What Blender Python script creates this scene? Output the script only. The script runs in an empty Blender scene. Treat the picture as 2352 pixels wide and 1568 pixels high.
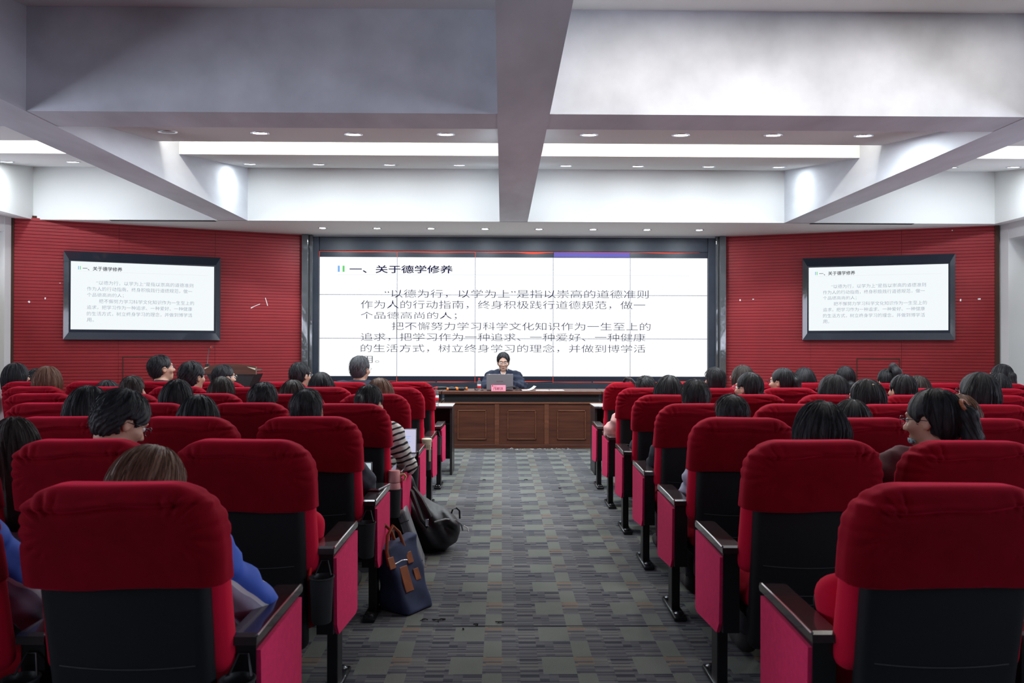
import bpy, bmesh, math, random
import numpy as np
from mathutils import Matrix, Vector, Euler

random.seed(7); rng = np.random.default_rng(7)
sc = bpy.context.scene
C = sc.collection
PI = math.pi

# ------------------------------------------------------------------ camera
F = 1829.0; CX, CY = 1176.0, 784.0; HCAM = 1.35
YAW = math.atan((1153 - CX) / F)          # room axis appears at px 1153
PITCH = math.atan((794 - CY) / F)
ROLL = 0.0025
fwd0 = Vector((math.sin(-YAW) * math.cos(PITCH), math.cos(YAW) * math.cos(PITCH), math.sin(PITCH)))
r0 = fwd0.cross(Vector((0, 0, 1))).normalized(); u0 = r0.cross(fwd0).normalized()
RGT = r0 * math.cos(ROLL) + u0 * math.sin(ROLL)
UPV = -r0 * math.sin(ROLL) + u0 * math.cos(ROLL)
CAM = Vector((0, 0, HCAM))
cd = bpy.data.cameras.new('camera'); cam = bpy.data.objects.new('camera', cd); C.objects.link(cam)
m = Matrix.Identity(4)
for i in range(3):
    m[i][0] = RGT[i]; m[i][1] = UPV[i]; m[i][2] = -fwd0[i]; m[i][3] = CAM[i]
cam.matrix_world = m
cd.sensor_width = 36.0; cd.lens = 36.0 * F / 2352.0; cd.clip_start = 0.05
cd.dof.use_dof = True; cd.dof.focus_distance = 10.0; cd.dof.aperture_fstop = 7.0
sc.camera = cam

def ray(px, py):
    return (fwd0 + RGT * ((px - CX) / F) - UPV * ((py - CY) / F))
def at(px, py, Y):
    d = ray(px, py); t = Y / d.y
    return CAM + d * t
def atz(px, py, z):
    d = ray(px, py); t = (z - HCAM) / d.z
    return CAM + d * t

# ------------------------------------------------------------------ world, exposure
w = bpy.data.worlds.new('world'); sc.world = w; w.use_nodes = True
w.node_tree.nodes['Background'].inputs[0].default_value = (0.5, 0.55, 0.65, 1)
w.node_tree.nodes['Background'].inputs[1].default_value = 0.05
vs = sc.view_settings
vs.view_transform = 'Standard'; vs.look = 'None'; vs.exposure = 0.0; vs.gamma = 1.0; vs.use_curve_mapping = False
try:
    sc.cycles.use_denoising = True; sc.cycles.denoiser = 'OPENIMAGEDENOISE'
    sc.cycles.max_bounces = 8; sc.cycles.diffuse_bounces = 5; sc.cycles.caustics_reflective = False; sc.cycles.caustics_refractive = False
    sc.cycles.sample_clamp_indirect = 4.0
except Exception: pass
P_SMALL, P_B, P_A, P_NEAR, P_COVE, P_WIN_FILL = 15.0, 9.5, 31.0, 11.0, 26.0, 115.0   # lamp powers (W): soffit, panel B, panel A, bay overhead, cove strips, added window fill
LAMP_COL = (0.88, 0.95, 1.0); COVE_COL = (1.0, 0.95, 0.86)

# ------------------------------------------------------------------ material helpers
def lin(c):
    return tuple(((x / 255) / 12.92 if x / 255 <= 0.04045 else ((x / 255 + 0.055) / 1.055) ** 2.4) for x in c)
def mat(name, col, rough=0.6, metal=0.0, spec=0.5, noise=None, bump=None, coat=0, alpha=None, emit=None, sheen=0, sheen_tint=None, trans=0, ior=1.45):
    """noise=(scale, amount, (sx,sy,sz)); bump=(scale, strength, dist, (sx,sy,sz))"""
    M = bpy.data.materials.new(name); M.use_nodes = True
    nt = M.node_tree; b = nt.nodes['Principled BSDF']
    c4 = (*col, 1)
    b.inputs['Base Color'].default_value = c4; b.inputs['Roughness'].default_value = rough
    b.inputs['Metallic'].default_value = metal; b.inputs['Specular IOR Level'].default_value = spec
    b.inputs['Coat Weight'].default_value = coat; b.inputs['IOR'].default_value = ior
    if trans: b.inputs['Transmission Weight'].default_value = trans
    if sheen:
        b.inputs['Sheen Weight'].default_value = sheen; b.inputs['Sheen Roughness'].default_value = 0.5
        b.inputs['Sheen Tint'].default_value = (tuple(sheen_tint) if sheen_tint else tuple(min(1, x * 2 + .05) for x in col)) + (1,)
    if emit:
        b.inputs['Emission Color'].default_value = (*emit[0], 1); b.inputs['Emission Strength'].default_value = emit[1]
    def coords(s):
        t = nt.nodes.new('ShaderNodeTexCoord'); mp = nt.nodes.new('ShaderNodeMapping')
        mp.inputs['Scale'].default_value = s; nt.links.new(t.outputs['Object'], mp.inputs['Vector']); return mp.outputs[0]
    if noise:
        n = nt.nodes.new('ShaderNodeTexNoise'); n.inputs['Scale'].default_value = noise[0]; n.inputs['Detail'].default_value = 5
        nt.links.new(coords(noise[2] if len(noise) > 2 else (1, 1, 1)), n.inputs['Vector'])
        r = nt.nodes.new('ShaderNodeValToRGB'); a = noise[1]
        r.color_ramp.elements[0].position = .3; r.color_ramp.elements[1].position = .7
        r.color_ramp.elements[0].color = (*[x * (1 - a) for x in col], 1); r.color_ramp.elements[1].color = (*[min(1, x * (1 + a)) for x in col], 1)
        nt.links.new(n.outputs['Fac'], r.inputs['Fac']); nt.links.new(r.outputs['Color'], b.inputs['Base Color'])
    if bump:
        n = nt.nodes.new('ShaderNodeTexNoise'); n.inputs['Scale'].default_value = bump[0]; n.inputs['Detail'].default_value = 4
        nt.links.new(coords(bump[3] if len(bump) > 3 else (1, 1, 1)), n.inputs['Vector'])
        bp = nt.nodes.new('ShaderNodeBump'); bp.inputs['Strength'].default_value = bump[1]; bp.inputs['Distance'].default_value = bump[2]
        nt.links.new(n.outputs['Fac'], bp.inputs['Height']); nt.links.new(bp.outputs[0], b.inputs['Normal'])
    return M

M = {}
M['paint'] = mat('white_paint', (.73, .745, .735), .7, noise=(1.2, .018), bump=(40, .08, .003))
M['paint_beam_tinted'] = mat('beam_light_tint', (.63, .66, .71), .7, noise=(2.2, .16, (1, .35, 1)), bump=(30, .1, .004))  # same white paint, tinted blue-grey for the cool dim light, plus smudges
M['column'] = mat('column_paint', (.66, .67, .67), .6)
M['dark_wall'] = mat('back_wall_paint', (.10, .10, .105), .8)
M['red_slat'] = mat('red_acoustic_slat', lin((138, 26, 34)), .55, noise=(3, .10), bump=(200, .1, .001))
M['groove'] = mat('groove_brown', (.05, .02, .012), .9)
M['cover'] = mat('red_velvet_cover', lin((114, 2, 18)), .85, spec=.1, sheen=.9, sheen_tint=(.75, .02, .07), noise=(18, .12), bump=(350, .25, .001))
M['cushion'] = mat('red_cushion_fabric', lin((196, 14, 52)), .85, spec=.2, sheen=.3, bump=(500, .3, .001))
M['side_panel'] = mat('pink_red_panel_fabric', lin((208, 42, 92)), .85, spec=.2, sheen=.3, noise=(60, .1), bump=(500, .3, .001))
M['shell'] = mat('black_plastic_shell', (.012, .013, .015), .5, spec=.35, bump=(300, .15, .001))
M['stand'] = mat('black_steel', (.010, .011, .013), .35)
M['pad'] = mat('dark_lacquered_arm', (.03, .018, .02), .22, coat=.6)
M['chrome'] = mat('chrome', (.75, .75, .78), .15, metal=1)
M['foot'] = mat('foot_metal', (.05, .055, .06), .22, metal=.8)
M['cup'] = mat('cup_plastic', (.03, .033, .036), .4)
M['wood'] = mat('dark_walnut', lin((84, 46, 31)), .42, noise=(3, .35, (.6, 6, 9)), coat=.15)
M['wood_trim'] = mat('walnut_trim', lin((104, 64, 46)), .45, noise=(4, .3, (1, 5, 9)), spec=.3)
M['wood_black'] = mat('black_wood', (.012, .011, .012), .4, coat=.2)
M['table_top'] = mat('glossy_black_table', (.04, .04, .045), .12, coat=1.0)
M['frame_blue'] = mat('dark_blue_grey_frame', lin((36, 44, 56)), .45, noise=(6, .15))
M['frame_gloss'] = mat('glossy_black_bevel', (.022, .028, .04), .14, coat=.7, bump=(1.5, .3, .02))
M['marble'] = mat('polished_dark_pilaster', (.07, .075, .08), .09, coat=.5, bump=(2.2, .6, .03, (1, 1, .6)))
M['metal_grey'] = mat('grey_metal_trim', (.25, .26, .27), .4, metal=.6)
M['black'] = mat('matt_black', (.008, .008, .009), .6)
M['ink'] = mat('slide_ink', (.006, .006, .03), .9, spec=0)
M['ink2'] = mat('slide_ink_faded', (.30, .34, .42), .9, spec=0)
M['slide'] = mat('lit_slide_white', (.0, .0, .0), .6, spec=.1, emit=((.975, .99, 1.0), 1.03))
M['slide2'] = mat('lit_slide_side', (.0, .0, .0), .6, spec=.1, emit=((.93, .985, 1.0), .97))
M['led_off'] = mat('dark_display', lin((26, 34, 48)), .35)
M['led_red'] = mat('display_red', (.0, .0, .0), .6, emit=((1.0, .07, .02), .9))
M['led_purple'] = mat('display_purple', (0, 0, 0), .6, emit=((.12, .10, .52), 1.0))
M['bar_blue'] = mat('bar_blue', (0, 0, 0), .6, emit=((.16, .42, .85), 1))
M['bar_green'] = mat('bar_green', (0, 0, 0), .6, emit=((.10, .62, .13), 1))
M['rule'] = mat('slide_rule', (0, 0, 0), .6, emit=((.75, .77, .8), 1))
M['ink_rule'] = mat('bezel_seam', (.01, .01, .012), .6)
M['seam'] = mat('bezel_seam_grey', (.22, .23, .27), .6)
M['lamp'] = mat('lamp_lens', (.8, .8, .8), .4, emit=((.9, .97, 1.0), 22))
M['lamp_off'] = mat('lamp_off', (.25, .25, .25), .4)
M['lamp_ring'] = mat('lamp_ring', (.6, .62, .66), .25, metal=.7)
M['led_strip'] = mat('cove_led', (.8, .8, .8), .5, emit=((1, .96, .88), 5))
M['skin'] = mat('skin', (.50, .29, .20), .5, noise=(20, .08)); 
M['skin'].node_tree.nodes['Principled BSDF'].inputs['Subsurface Weight'].default_value = .0
M['skin_lit'] = mat('skin_downlit', (.62, .39, .29), .5, noise=(20, .06))  # speaker's skin, paled to carry the downlight on his face
M['lip'] = mat('lip', (.36, .12, .10), .5)
M['eye_w'] = mat('eye_white', (.7, .68, .65), .2); M['eye_d'] = mat('eye_dark', (.01, .008, .006), .15)
M['glass_fr'] = mat('spectacle_frame_dark', (.02, .02, .03), .25)
M['silver'] = mat('silver_wire', (.7, .7, .74), .2, metal=1)
M['lens'] = mat('clear_lens', (1, 1, 1), .02, trans=1, ior=1.1)
M['glass_clear'] = mat('clear_plastic', (.95, .97, 1), .05, trans=.9, ior=1.2)
M['curtain'] = mat('beige_curtain', lin((196, 182, 146)), .9, noise=(5, .15, (8, 8, 1)))
M['grey_glass'] = mat('dark_window', (.10, .11, .12), .3)
M['laptop'] = mat('grey_aluminium', (.30, .29, .31), .35, metal=.5)
M['pink_card'] = mat('pink_card', lin((244, 150, 172)), .7)
M['maroon_ink'] = mat('maroon_ink', lin((110, 30, 44)), .8)
M['paper'] = mat('white_paper', (.8, .8, .8), .8)
M['orange'] = mat('orange_plastic', lin((232, 120, 30)), .5)
M['red_cap'] = mat('red_cap', lin((214, 24, 30)), .4)
M['cable'] = mat('black_cable', (.01, .01, .012), .4)
M['navy_cloth'] = mat('navy_canvas', lin((52, 62, 92)), .8, noise=(15, .2), bump=(250, .3, .001))
M['tan'] = mat('tan_leather', lin((150, 86, 50)), .5, noise=(12, .2))
M['bag_black'] = mat('black_nylon', (.012, .014, .017), .45, bump=(40, .25, .004))
M['grey_case'] = mat('grey_case', lin((112, 114, 116)), .5, noise=(12, .12))
M['pink_metal'] = mat('pink_flask', lin((226, 158, 156)), .45)
M['cream'] = mat('cream_plastic', lin((220, 212, 186)), .5)
M['strap_tan'] = mat('tan_strap', lin((214, 160, 104)), .6)
M['screen_ui'] = mat('laptop_screen', (0, 0, 0), .3, emit=((.60, .58, .78), .95))
M['screen_blue'] = mat('tablet_screen', (0, 0, 0), .3, emit=((.62, .74, .80), .8))
M['white_hem'] = mat('white_rubber', (.75, .74, .72), .6)
M['lanyard'] = mat('red_lanyard', lin((222, 26, 30)), .6)
M['fluff'] = mat('dark_fluff', (.02, .02, .02), .9)

def carpet_material():
    m = bpy.data.materials.new('striped_carpet'); m.use_nodes = True; nt = m.node_tree; N = nt.nodes; L = nt.links
    b = N['Principled BSDF']; b.inputs['Roughness'].default_value = .95; b.inputs['Specular IOR Level'].default_value = .15
    tc = N.new('ShaderNodeTexCoord'); sp = N.new('ShaderNodeSeparateXYZ'); L.new(tc.outputs['Object'], sp.inputs[0])
    def mth(op, a, bb=None, c=None):
        n = N.new('ShaderNodeMath'); n.operation = op
        for i, v in enumerate((a, bb, c)):
            if v is None: continue
            if isinstance(v, (int, float)): n.inputs[i].default_value = v
            else: L.new(v, n.inputs[i])
        return n.outputs[0]
    X, Y = sp.outputs[0], sp.outputs[1]
    u = mth('FRACT', mth('DIVIDE', mth('ADD', X, 100 * .392 + .078), .392))
    v = mth('FRACT', mth('DIVIDE', mth('ADD', Y, 100 * .366 - 3.466), .366))
    rowA = mth('LESS_THAN', v, .5); rowB = mth('SUBTRACT', 1.0, rowA)
    mA = mth('MULTIPLY', rowA, mth('LESS_THAN', u, .205))
    mB = mth('MULTIPLY', rowB, mth('GREATER_THAN', u, .645))
    mask = mth('MAXIMUM', mA, mB)
    # stripe random value: depends on fine y band and coarse x block
    def stripe(ny, blocks, off, seed):
        yb = mth('FLOOR', mth('DIVIDE', Y, ny))
        xb = mth('FLOOR', mth('MULTIPLY', mth('ADD', u, off), blocks))
        cmb = N.new('ShaderNodeCombineXYZ'); L.new(xb, cmb.inputs[0]); L.new(mth('FRACT', mth('DIVIDE', mth('MULTIPLY', yb, ny), .366)), cmb.inputs[1]); cmb.inputs[2].default_value = seed
        wn = N.new('ShaderNodeTexWhiteNoise'); wn.noise_dimensions = '3D'; L.new(cmb.outputs[0], wn.inputs['Vector']); return wn.outputs['Value']
    s1 = stripe(.366 / 32, 5, .0, 3.1); s2 = stripe(.366 / 20, 3, .3, 7.7)
    mix = mth('ADD', mth('MULTIPLY', s1, .6), mth('MULTIPLY', s2, .4))
    mix = mth('SUBTRACT', mix, mth('MULTIPLY', rowA, .10))
    rp = N.new('ShaderNodeValToRGB'); L.new(mix, rp.inputs['Fac']); e = rp.color_ramp.elements
    e[0].position = 0; e[0].color = (.040, .042, .060, 1); e[1].position = 1; e[1].color = (.215, .215, .20, 1)
    for p, c in ((.20, (.060, .062, .078)), (.38, (.100, .104, .115)), (.55, (.130, .134, .142)), (.72, (.150, .152, .150)), (.86, (.185, .18, .165))):
        k = e.new(p); k.color = (*c, 1)
    # brown threads in row B near light rect
    br = mth('MULTIPLY', mth('MULTIPLY', rowB, mth('GREATER_THAN', s2, .62)), mth('MULTIPLY', mth('GREATER_THAN', v, .70), mth('LESS_THAN', u, .22)))
    mxb = N.new('ShaderNodeMix'); mxb.data_type = 'RGBA'; L.new(mth('MULTIPLY', br, .55), mxb.inputs[0]); L.new(rp.outputs[0], mxb.inputs[6]); mxb.inputs[7].default_value = (.26, .17, .10, 1)
    nz = N.new('ShaderNodeTexNoise'); nz.inputs['Scale'].default_value = 260; nz.inputs['Detail'].default_value = 3; L.new(tc.outputs['Object'], nz.inputs['Vector'])
    nr = N.new('ShaderNodeValToRGB'); L.new(nz.outputs['Fac'], nr.inputs['Fac'])
    nr.color_ramp.elements[0].position = .3; nr.color_ramp.elements[0].color = (.140, .155, .138, 1); nr.color_ramp.elements[1].position = .7; nr.color_ramp.elements[1].color = (.195, .208, .186, 1)
    mx = N.new('ShaderNodeMix'); mx.data_type = 'RGBA'; L.new(mask, mx.inputs[0]); L.new(mxb.outputs[2], mx.inputs[6]); L.new(nr.outputs[0], mx.inputs[7])
    mm = N.new('ShaderNodeMix'); mm.data_type = 'RGBA'; mm.blend_type = 'MULTIPLY'; mm.inputs[0].default_value = .8
    big = N.new('ShaderNodeTexNoise'); big.inputs['Scale'].default_value = 1.3; big.inputs['Detail'].default_value = 6; L.new(tc.outputs['Object'], big.inputs['Vector'])
    bgr = N.new('ShaderNodeValToRGB'); L.new(big.outputs['Fac'], bgr.inputs['Fac']); bgr.color_ramp.elements[0].color = (.6, .6, .6, 1); bgr.color_ramp.elements[1].color = (1, 1, 1, 1)
    bgr.color_ramp.elements[0].position = .3; bgr.color_ramp.elements[1].position = .6
    L.new(mx.outputs[2], mm.inputs[6]); L.new(bgr.outputs[0], mm.inputs[7]); L.new(mm.outputs[2], b.inputs['Base Color'])
    bp = N.new('ShaderNodeBump'); bp.inputs['Strength'].default_value = .4; bp.inputs['Distance'].default_value = .003; L.new(nz.outputs['Fac'], bp.inputs['Height']); L.new(bp.outputs[0], b.inputs['Normal'])
    return m
M['carpet'] = carpet_material()

def hair_material(name, dark, light, rough=.5):
    m = bpy.data.materials.new(name); m.use_nodes = True; nt = m.node_tree; N = nt.nodes; L = nt.links
    b = N['Principled BSDF']; b.inputs['Roughness'].default_value = rough; b.inputs['Specular IOR Level'].default_value = .35
    tc = N.new('ShaderNodeTexCoord'); sp = N.new('ShaderNodeSeparateXYZ'); L.new(tc.outputs['Object'], sp.inputs[0])
    at2 = N.new('ShaderNodeMath'); at2.operation = 'ARCTAN2'; L.new(sp.outputs[0], at2.inputs[0])
    neg = N.new('ShaderNodeMath'); neg.operation = 'SUBTRACT'; neg.inputs[0].default_value = -.03; L.new(sp.outputs[1], neg.inputs[1]); L.new(neg.outputs[0], at2.inputs[1])
    cm = N.new('ShaderNodeCombineXYZ'); L.new(at2.outputs[0], cm.inputs[0]); zz = N.new('ShaderNodeMath'); zz.operation = 'MULTIPLY'; zz.inputs[1].default_value = 1.2
    L.new(sp.outputs[2], zz.inputs[0]); L.new(zz.outputs[0], cm.inputs[2])
    n = N.new('ShaderNodeTexNoise'); n.inputs['Scale'].default_value = 22; n.inputs['Detail'].default_value = 8; n.inputs['Roughness'].default_value = .75; L.new(cm.outputs[0], n.inputs['Vector'])
    r = N.new('ShaderNodeValToRGB'); L.new(n.outputs['Fac'], r.inputs['Fac']); r.color_ramp.elements[0].position = .35; r.color_ramp.elements[1].position = .72
    r.color_ramp.elements[0].color = (*dark, 1); r.color_ramp.elements[1].color = (*light, 1); L.new(r.outputs[0], b.inputs['Base Color'])
    bp = N.new('ShaderNodeBump'); bp.inputs['Strength'].default_value = .55; bp.inputs['Distance'].default_value = .006; L.new(n.outputs['Fac'], bp.inputs['Height']); L.new(bp.outputs[0], b.inputs['Normal'])
    return m
M['hair_black'] = hair_material('black_hair', (.004, .005, .007), (.020, .022, .027))
M['hair_brown'] = hair_material('brown_hair', (.07, .032, .020), (.25, .12, .07), .42)
M['hair_dkbrown'] = hair_material('dark_brown_hair', (.014, .010, .009), (.05, .035, .028))
M['hair_grey'] = hair_material('greying_hair', (.03, .033, .038), (.13, .14, .15), .5)

def stripe_material():
    m = bpy.data.materials.new('striped_knit'); m.use_nodes = True; nt = m.node_tree; N = nt.nodes; L = nt.links
    b = N['Principled BSDF']; b.inputs['Roughness'].default_value = .9
    tc = N.new('ShaderNodeTexCoord'); sp = N.new('ShaderNodeSeparateXYZ'); L.new(tc.outputs['Object'], sp.inputs[0])
    nz = N.new('ShaderNodeTexNoise'); nz.inputs['Scale'].default_value = 9; L.new(tc.outputs['Object'], nz.inputs[0])
    a = N.new('ShaderNodeMath'); a.operation = 'MULTIPLY_ADD'; a.inputs[1].default_value = .035; L.new(nz.outputs['Fac'], a.inputs[0]); L.new(sp.outputs[2], a.inputs[2])
    a2 = N.new('ShaderNodeMath'); a2.operation = 'MULTIPLY_ADD'; a2.inputs[1].default_value = -.45; L.new(sp.outputs[0], a2.inputs[0]); L.new(a.outputs[0], a2.inputs[2])
    d = N.new('ShaderNodeMath'); d.operation = 'DIVIDE'; d.inputs[1].default_value = .042; L.new(a2.outputs[0], d.inputs[0])
    fr = N.new('ShaderNodeMath'); fr.operation = 'FRACT'; L.new(d.outputs[0], fr.inputs[0])
    lt = N.new('ShaderNodeMath'); lt.operation = 'LESS_THAN'; lt.inputs[1].default_value = .34; L.new(fr.outputs[0], lt.inputs[0])
    mx = N.new('ShaderNodeMix'); mx.data_type = 'RGBA'; L.new(lt.outputs[0], mx.inputs[0]); mx.inputs[6].default_value = (.62, .60, .55, 1); mx.inputs[7].default_value = (.012, .011, .014, 1)
    L.new(mx.outputs[2], b.inputs['Base Color']); return m
M['stripes'] = stripe_material()
def jacket_material():
    # school track jacket: blue shoulder and sleeve top, pale grey-violet below, white piping
    m = bpy.data.materials.new('blue_white_jacket'); m.use_nodes = True; nt = m.node_tree; N = nt.nodes; L = nt.links
    b = N['Principled BSDF']; b.inputs['Roughness'].default_value = .75
    tc = N.new('ShaderNodeTexCoord'); sp = N.new('ShaderNodeSeparateXYZ'); L.new(tc.outputs['Object'], sp.inputs[0])
    ax = N.new('ShaderNodeMath'); ax.operation = 'ABSOLUTE'; L.new(sp.outputs[0], ax.inputs[0])
    s = N.new('ShaderNodeMath'); s.operation = 'MULTIPLY_ADD'; s.inputs[1].default_value = 1.30; L.new(ax.outputs[0], s.inputs[0]); L.new(sp.outputs[2], s.inputs[2])
    nz = N.new('ShaderNodeTexNoise'); nz.inputs['Scale'].default_value = 5; L.new(tc.outputs['Object'], nz.inputs[0])
    s2 = N.new('ShaderNodeMath'); s2.operation = 'MULTIPLY_ADD'; s2.inputs[1].default_value = .05; L.new(nz.outputs['Fac'], s2.inputs[0]); L.new(s.outputs[0], s2.inputs[2])
    s3 = N.new('ShaderNodeMath'); s3.operation = 'MULTIPLY_ADD'; s3.inputs[1].default_value = 1.5; s3.inputs[2].default_value = -1.215; L.new(s2.outputs[0], s3.inputs[0])
    r = N.new('ShaderNodeValToRGB'); r.color_ramp.interpolation = 'CONSTANT'; L.new(s3.outputs[0], r.inputs['Fac'])
    e = r.color_ramp.elements; e[0].position = 0; e[0].color = (.36, .35, .46, 1); e[1].position = .52; e[1].color = (.035, .10, .50, 1)
    k = e.new(.495); k.color = (.7, .72, .75, 1)
    L.new(r.outputs[0], b.inputs['Base Color']); return m
M['jacket_bw'] = jacket_material()
CLOTH = {}
def cloth(rgb):
    k = tuple(rgb)
    if k not in CLOTH: CLOTH[k] = mat('clothing_fabric', lin(rgb), .85, noise=(8, .12), bump=(120, .3, .003))
    return CLOTH[k]

# ------------------------------------------------------------------ object helpers
def tag(o, label=None, cat=None, group=None, kind=None):
    if label: o['label'] = label
    if cat: o['category'] = cat
    if group: o['group'] = group
    if kind: o['kind'] = kind
    return o
def link(name, me, parent=None, mats=None, loc=None, rot=None, mw=None):
    o = bpy.data.objects.new(name, me); C.objects.link(o)
    if parent is not None: o.parent = parent
    if mw is not None: o.matrix_local = mw
    if loc is not None: o.location = loc
    if rot is not None: o.rotation_euler = rot
    if mats is not None:
        for i, mm in enumerate(mats if isinstance(mats, (list, tuple)) else [mats]):
            if i < len(o.material_slots):
                o.material_slots[i].link = 'OBJECT'; o.material_slots[i].material = mm
    return o
def empty(name, loc=(0, 0, 0), rz=0, label=None, cat=None, group=None, kind=None, parent=None):
    o = bpy.data.objects.new(name, None); C.objects.link(o); o.location = loc; o.rotation_euler = (0, 0, rz); o.empty_display_size = .1
    if parent: o.parent = parent
    return tag(o, label, cat, group, kind)
def me_from(v, f, smooth=False, nslots=1, mi=None):
    me = bpy.data.meshes.new('mesh'); me.from_pydata([tuple(p) for p in v], [], [tuple(q) for q in f]); me.update()
    if smooth: me.polygons.foreach_set('use_smooth', [True] * len(me.polygons))
    for i in range(nslots): me.materials.append(None)
    if mi is not None: me.polygons.foreach_set('material_index', mi)
    return me

class MB:
    """collects boxes, prisms, tubes and lathes into one mesh"""
    def __init__(s): s.v = []; s.f = []; s.sm = []
    def add(s, v, f, sm=False, M4=None):
        n = len(s.v)
        if M4 is not None: v = [M4 @ Vector(p) for p in v]
        s.v += [tuple(p) for p in v]; s.f += [tuple(i + n for i in q) for q in f]; s.sm += [sm] * len(f); return s
    def box(s, x0, x1, y0, y1, z0, z1, M4=None):
        v = [(x, y, z) for x in (x0, x1) for y in (y0, y1) for z in (z0, z1)]
        return s.add(v, [(0, 1, 3, 2), (4, 6, 7, 5), (0, 4, 5, 1), (2, 3, 7, 6), (0, 2, 6, 4), (1, 5, 7, 3)], False, M4)
    def bbox(s, x0, x1, y0, y1, z0, z1, b=.005, M4=None, seg=2):
        bm = bmesh.new(); bmesh.ops.create_cube(bm, size=1)
        for q in bm.verts: q.co = ((x0 + x1) / 2 + q.co.x * (x1 - x0), (y0 + y1) / 2 + q.co.y * (y1 - y0), (z0 + z1) / 2 + q.co.z * (z1 - z0))
        bmesh.ops.bevel(bm, geom=bm.edges[:], offset=b, segments=seg, affect='EDGES', profile=.5)
        bm.verts.ensure_lookup_table(); v = [q.co.copy() for q in bm.verts]; f = [[q.index for q in p.verts] for p in bm.faces]; bm.free()
        return s.add(v, f, False, M4)
    def prism(s, poly, a0, a1, axis='x', M4=None):
        n = len(poly); v = []
        for a in (a0, a1):
            for p, q in poly:
                v.append((a, p, q) if axis == 'x' else ((p, a, q) if axis == 'y' else (p, q, a)))
        f = [tuple(range(n)), tuple(range(2 * n - 1, n - 1, -1))] + [(i, i + n, (i + 1) % n + n, (i + 1) % n) for i in range(n)]
        return s.add(v, f, False, M4)
    def tube(s, pts, r, n=8, closed=False, M4=None):
        pts = [Vector(p) for p in pts]; rs = r if isinstance(r, (list, tuple)) else [r] * len(pts)
        v = []; f = []; N_ = len(pts); ref = None
        for i, p in enumerate(pts):
            if closed: t = (pts[(i + 1) % N_] - pts[i - 1])
            else: t = pts[min(i + 1, N_ - 1)] - pts[max(i - 1, 0)]
            t.normalize()
            if ref is None or abs(ref.dot(t)) > .95: ref = Vector((0, 0, 1)) if abs(t.z) < .9 else Vector((1, 0, 0))
            a = t.cross(ref).normalized(); b = t.cross(a).normalized(); ref = -b if False else ref
            for k in range(n):
                th = 2 * PI * k / n; v.append(p + (a * math.cos(th) + b * math.sin(th)) * rs[i])
        for i in range(N_ if closed else N_ - 1):
            for k in range(n):
                j = (i + 1) % N_; f.append((i * n + k, i * n + (k + 1) % n, j * n + (k + 1) % n, j * n + k))
        if not closed: f += [tuple(range(n - 1, -1, -1)), tuple((N_ - 1) * n + k for k in range(n))]
        return s.add(v, f, True, M4)
    def lathe(s, prof, n=24, c=(0, 0, 0), M4=None, sm=True):
        v = []; f = []
        for r_, z in prof:
            for k in range(n):
                th = 2 * PI * k / n; v.append((c[0] + r_ * math.cos(th), c[1] + r_ * math.sin(th), c[2] + z))
        L_ = len(prof)
        for i in range(L_ - 1):
            for k in range(n): f.append((i * n + k, i * n + (k + 1) % n, (i + 1) * n + (k + 1) % n, (i + 1) * n + k))
        f += [tuple(range(n - 1, -1, -1)), tuple((L_ - 1) * n + k for k in range(n))]
        return s.add(v, f, sm, M4)
    def mesh(s):
        me = bpy.data.meshes.new('mesh'); me.from_pydata(s.v, [], s.f); me.update()
        me.polygons.foreach_set('use_smooth', s.sm); me.materials.append(None)
        if any(s.sm):
            try: me.set_sharp_from_angle(angle=math.radians(40))
            except Exception: pass
        return me
    def build(s, name, mt, parent=None, **k): return link(name, s.mesh(), parent, mt, **k)

# ------------------------------------------------------------------ signed-distance field -> mesh (surface nets)
BIG = 1.0
def v3(a): return tuple(float(x) for x in a)
def P_cap(a, b, ra, rb):
    a = np.array(a, float); b = np.array(b, float); ba = b - a; L2 = float(ba @ ba)
    def f(X, Y, Z):
        t = np.clip(((X - a[0]) * ba[0] + (Y - a[1]) * ba[1] + (Z - a[2]) * ba[2]) / L2, 0, 1)
        return np.sqrt((X - a[0] - t * ba[0]) ** 2 + (Y - a[1] - t * ba[1]) ** 2 + (Z - a[2] - t * ba[2]) ** 2) - (ra + (rb - ra) * t)
    m = max(ra, rb); return f, np.minimum(a, b) - m, np.maximum(a, b) + m
def P_ell(c, r, R=None):
    c = np.array(c, float); r = np.array(r, float)
    def f(X, Y, Z):
        x, y, z = X - c[0], Y - c[1], Z - c[2]
        if R is not None: x, y, z = (R[0, 0] * x + R[1, 0] * y + R[2, 0] * z, R[0, 1] * x + R[1, 1] * y + R[2, 1] * z, R[0, 2] * x + R[1, 2] * y + R[2, 2] * z)
        k0 = np.sqrt((x / r[0]) ** 2 + (y / r[1]) ** 2 + (z / r[2]) ** 2); k1 = np.sqrt((x / r[0] ** 2) ** 2 + (y / r[1] ** 2) ** 2 + (z / r[2] ** 2) ** 2) + 1e-9
        return k0 * (k0 - 1) / k1
    m = r.max(); return f, c - m, c + m
def P_box(c, h, rad, R=None):
    c = np.array(c, float); h = np.array(h, float)
    def f(X, Y, Z):
        x, y, z = X - c[0], Y - c[1], Z - c[2]
        if R is not None: x, y, z = (R[0, 0] * x + R[1, 0] * y + R[2, 0] * z, R[0, 1] * x + R[1, 1] * y + R[2, 1] * z, R[0, 2] * x + R[1, 2] * y + R[2, 2] * z)
        qx, qy, qz = abs(x) - h[0] + rad, abs(y) - h[1] + rad, abs(z) - h[2] + rad
        return np.sqrt(np.maximum(qx, 0) ** 2 + np.maximum(qy, 0) ** 2 + np.maximum(qz, 0) ** 2) + np.minimum(np.maximum(qx, np.maximum(qy, qz)), 0) - rad
    m = np.linalg.norm(h); return f, c - m, c + m
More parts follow.
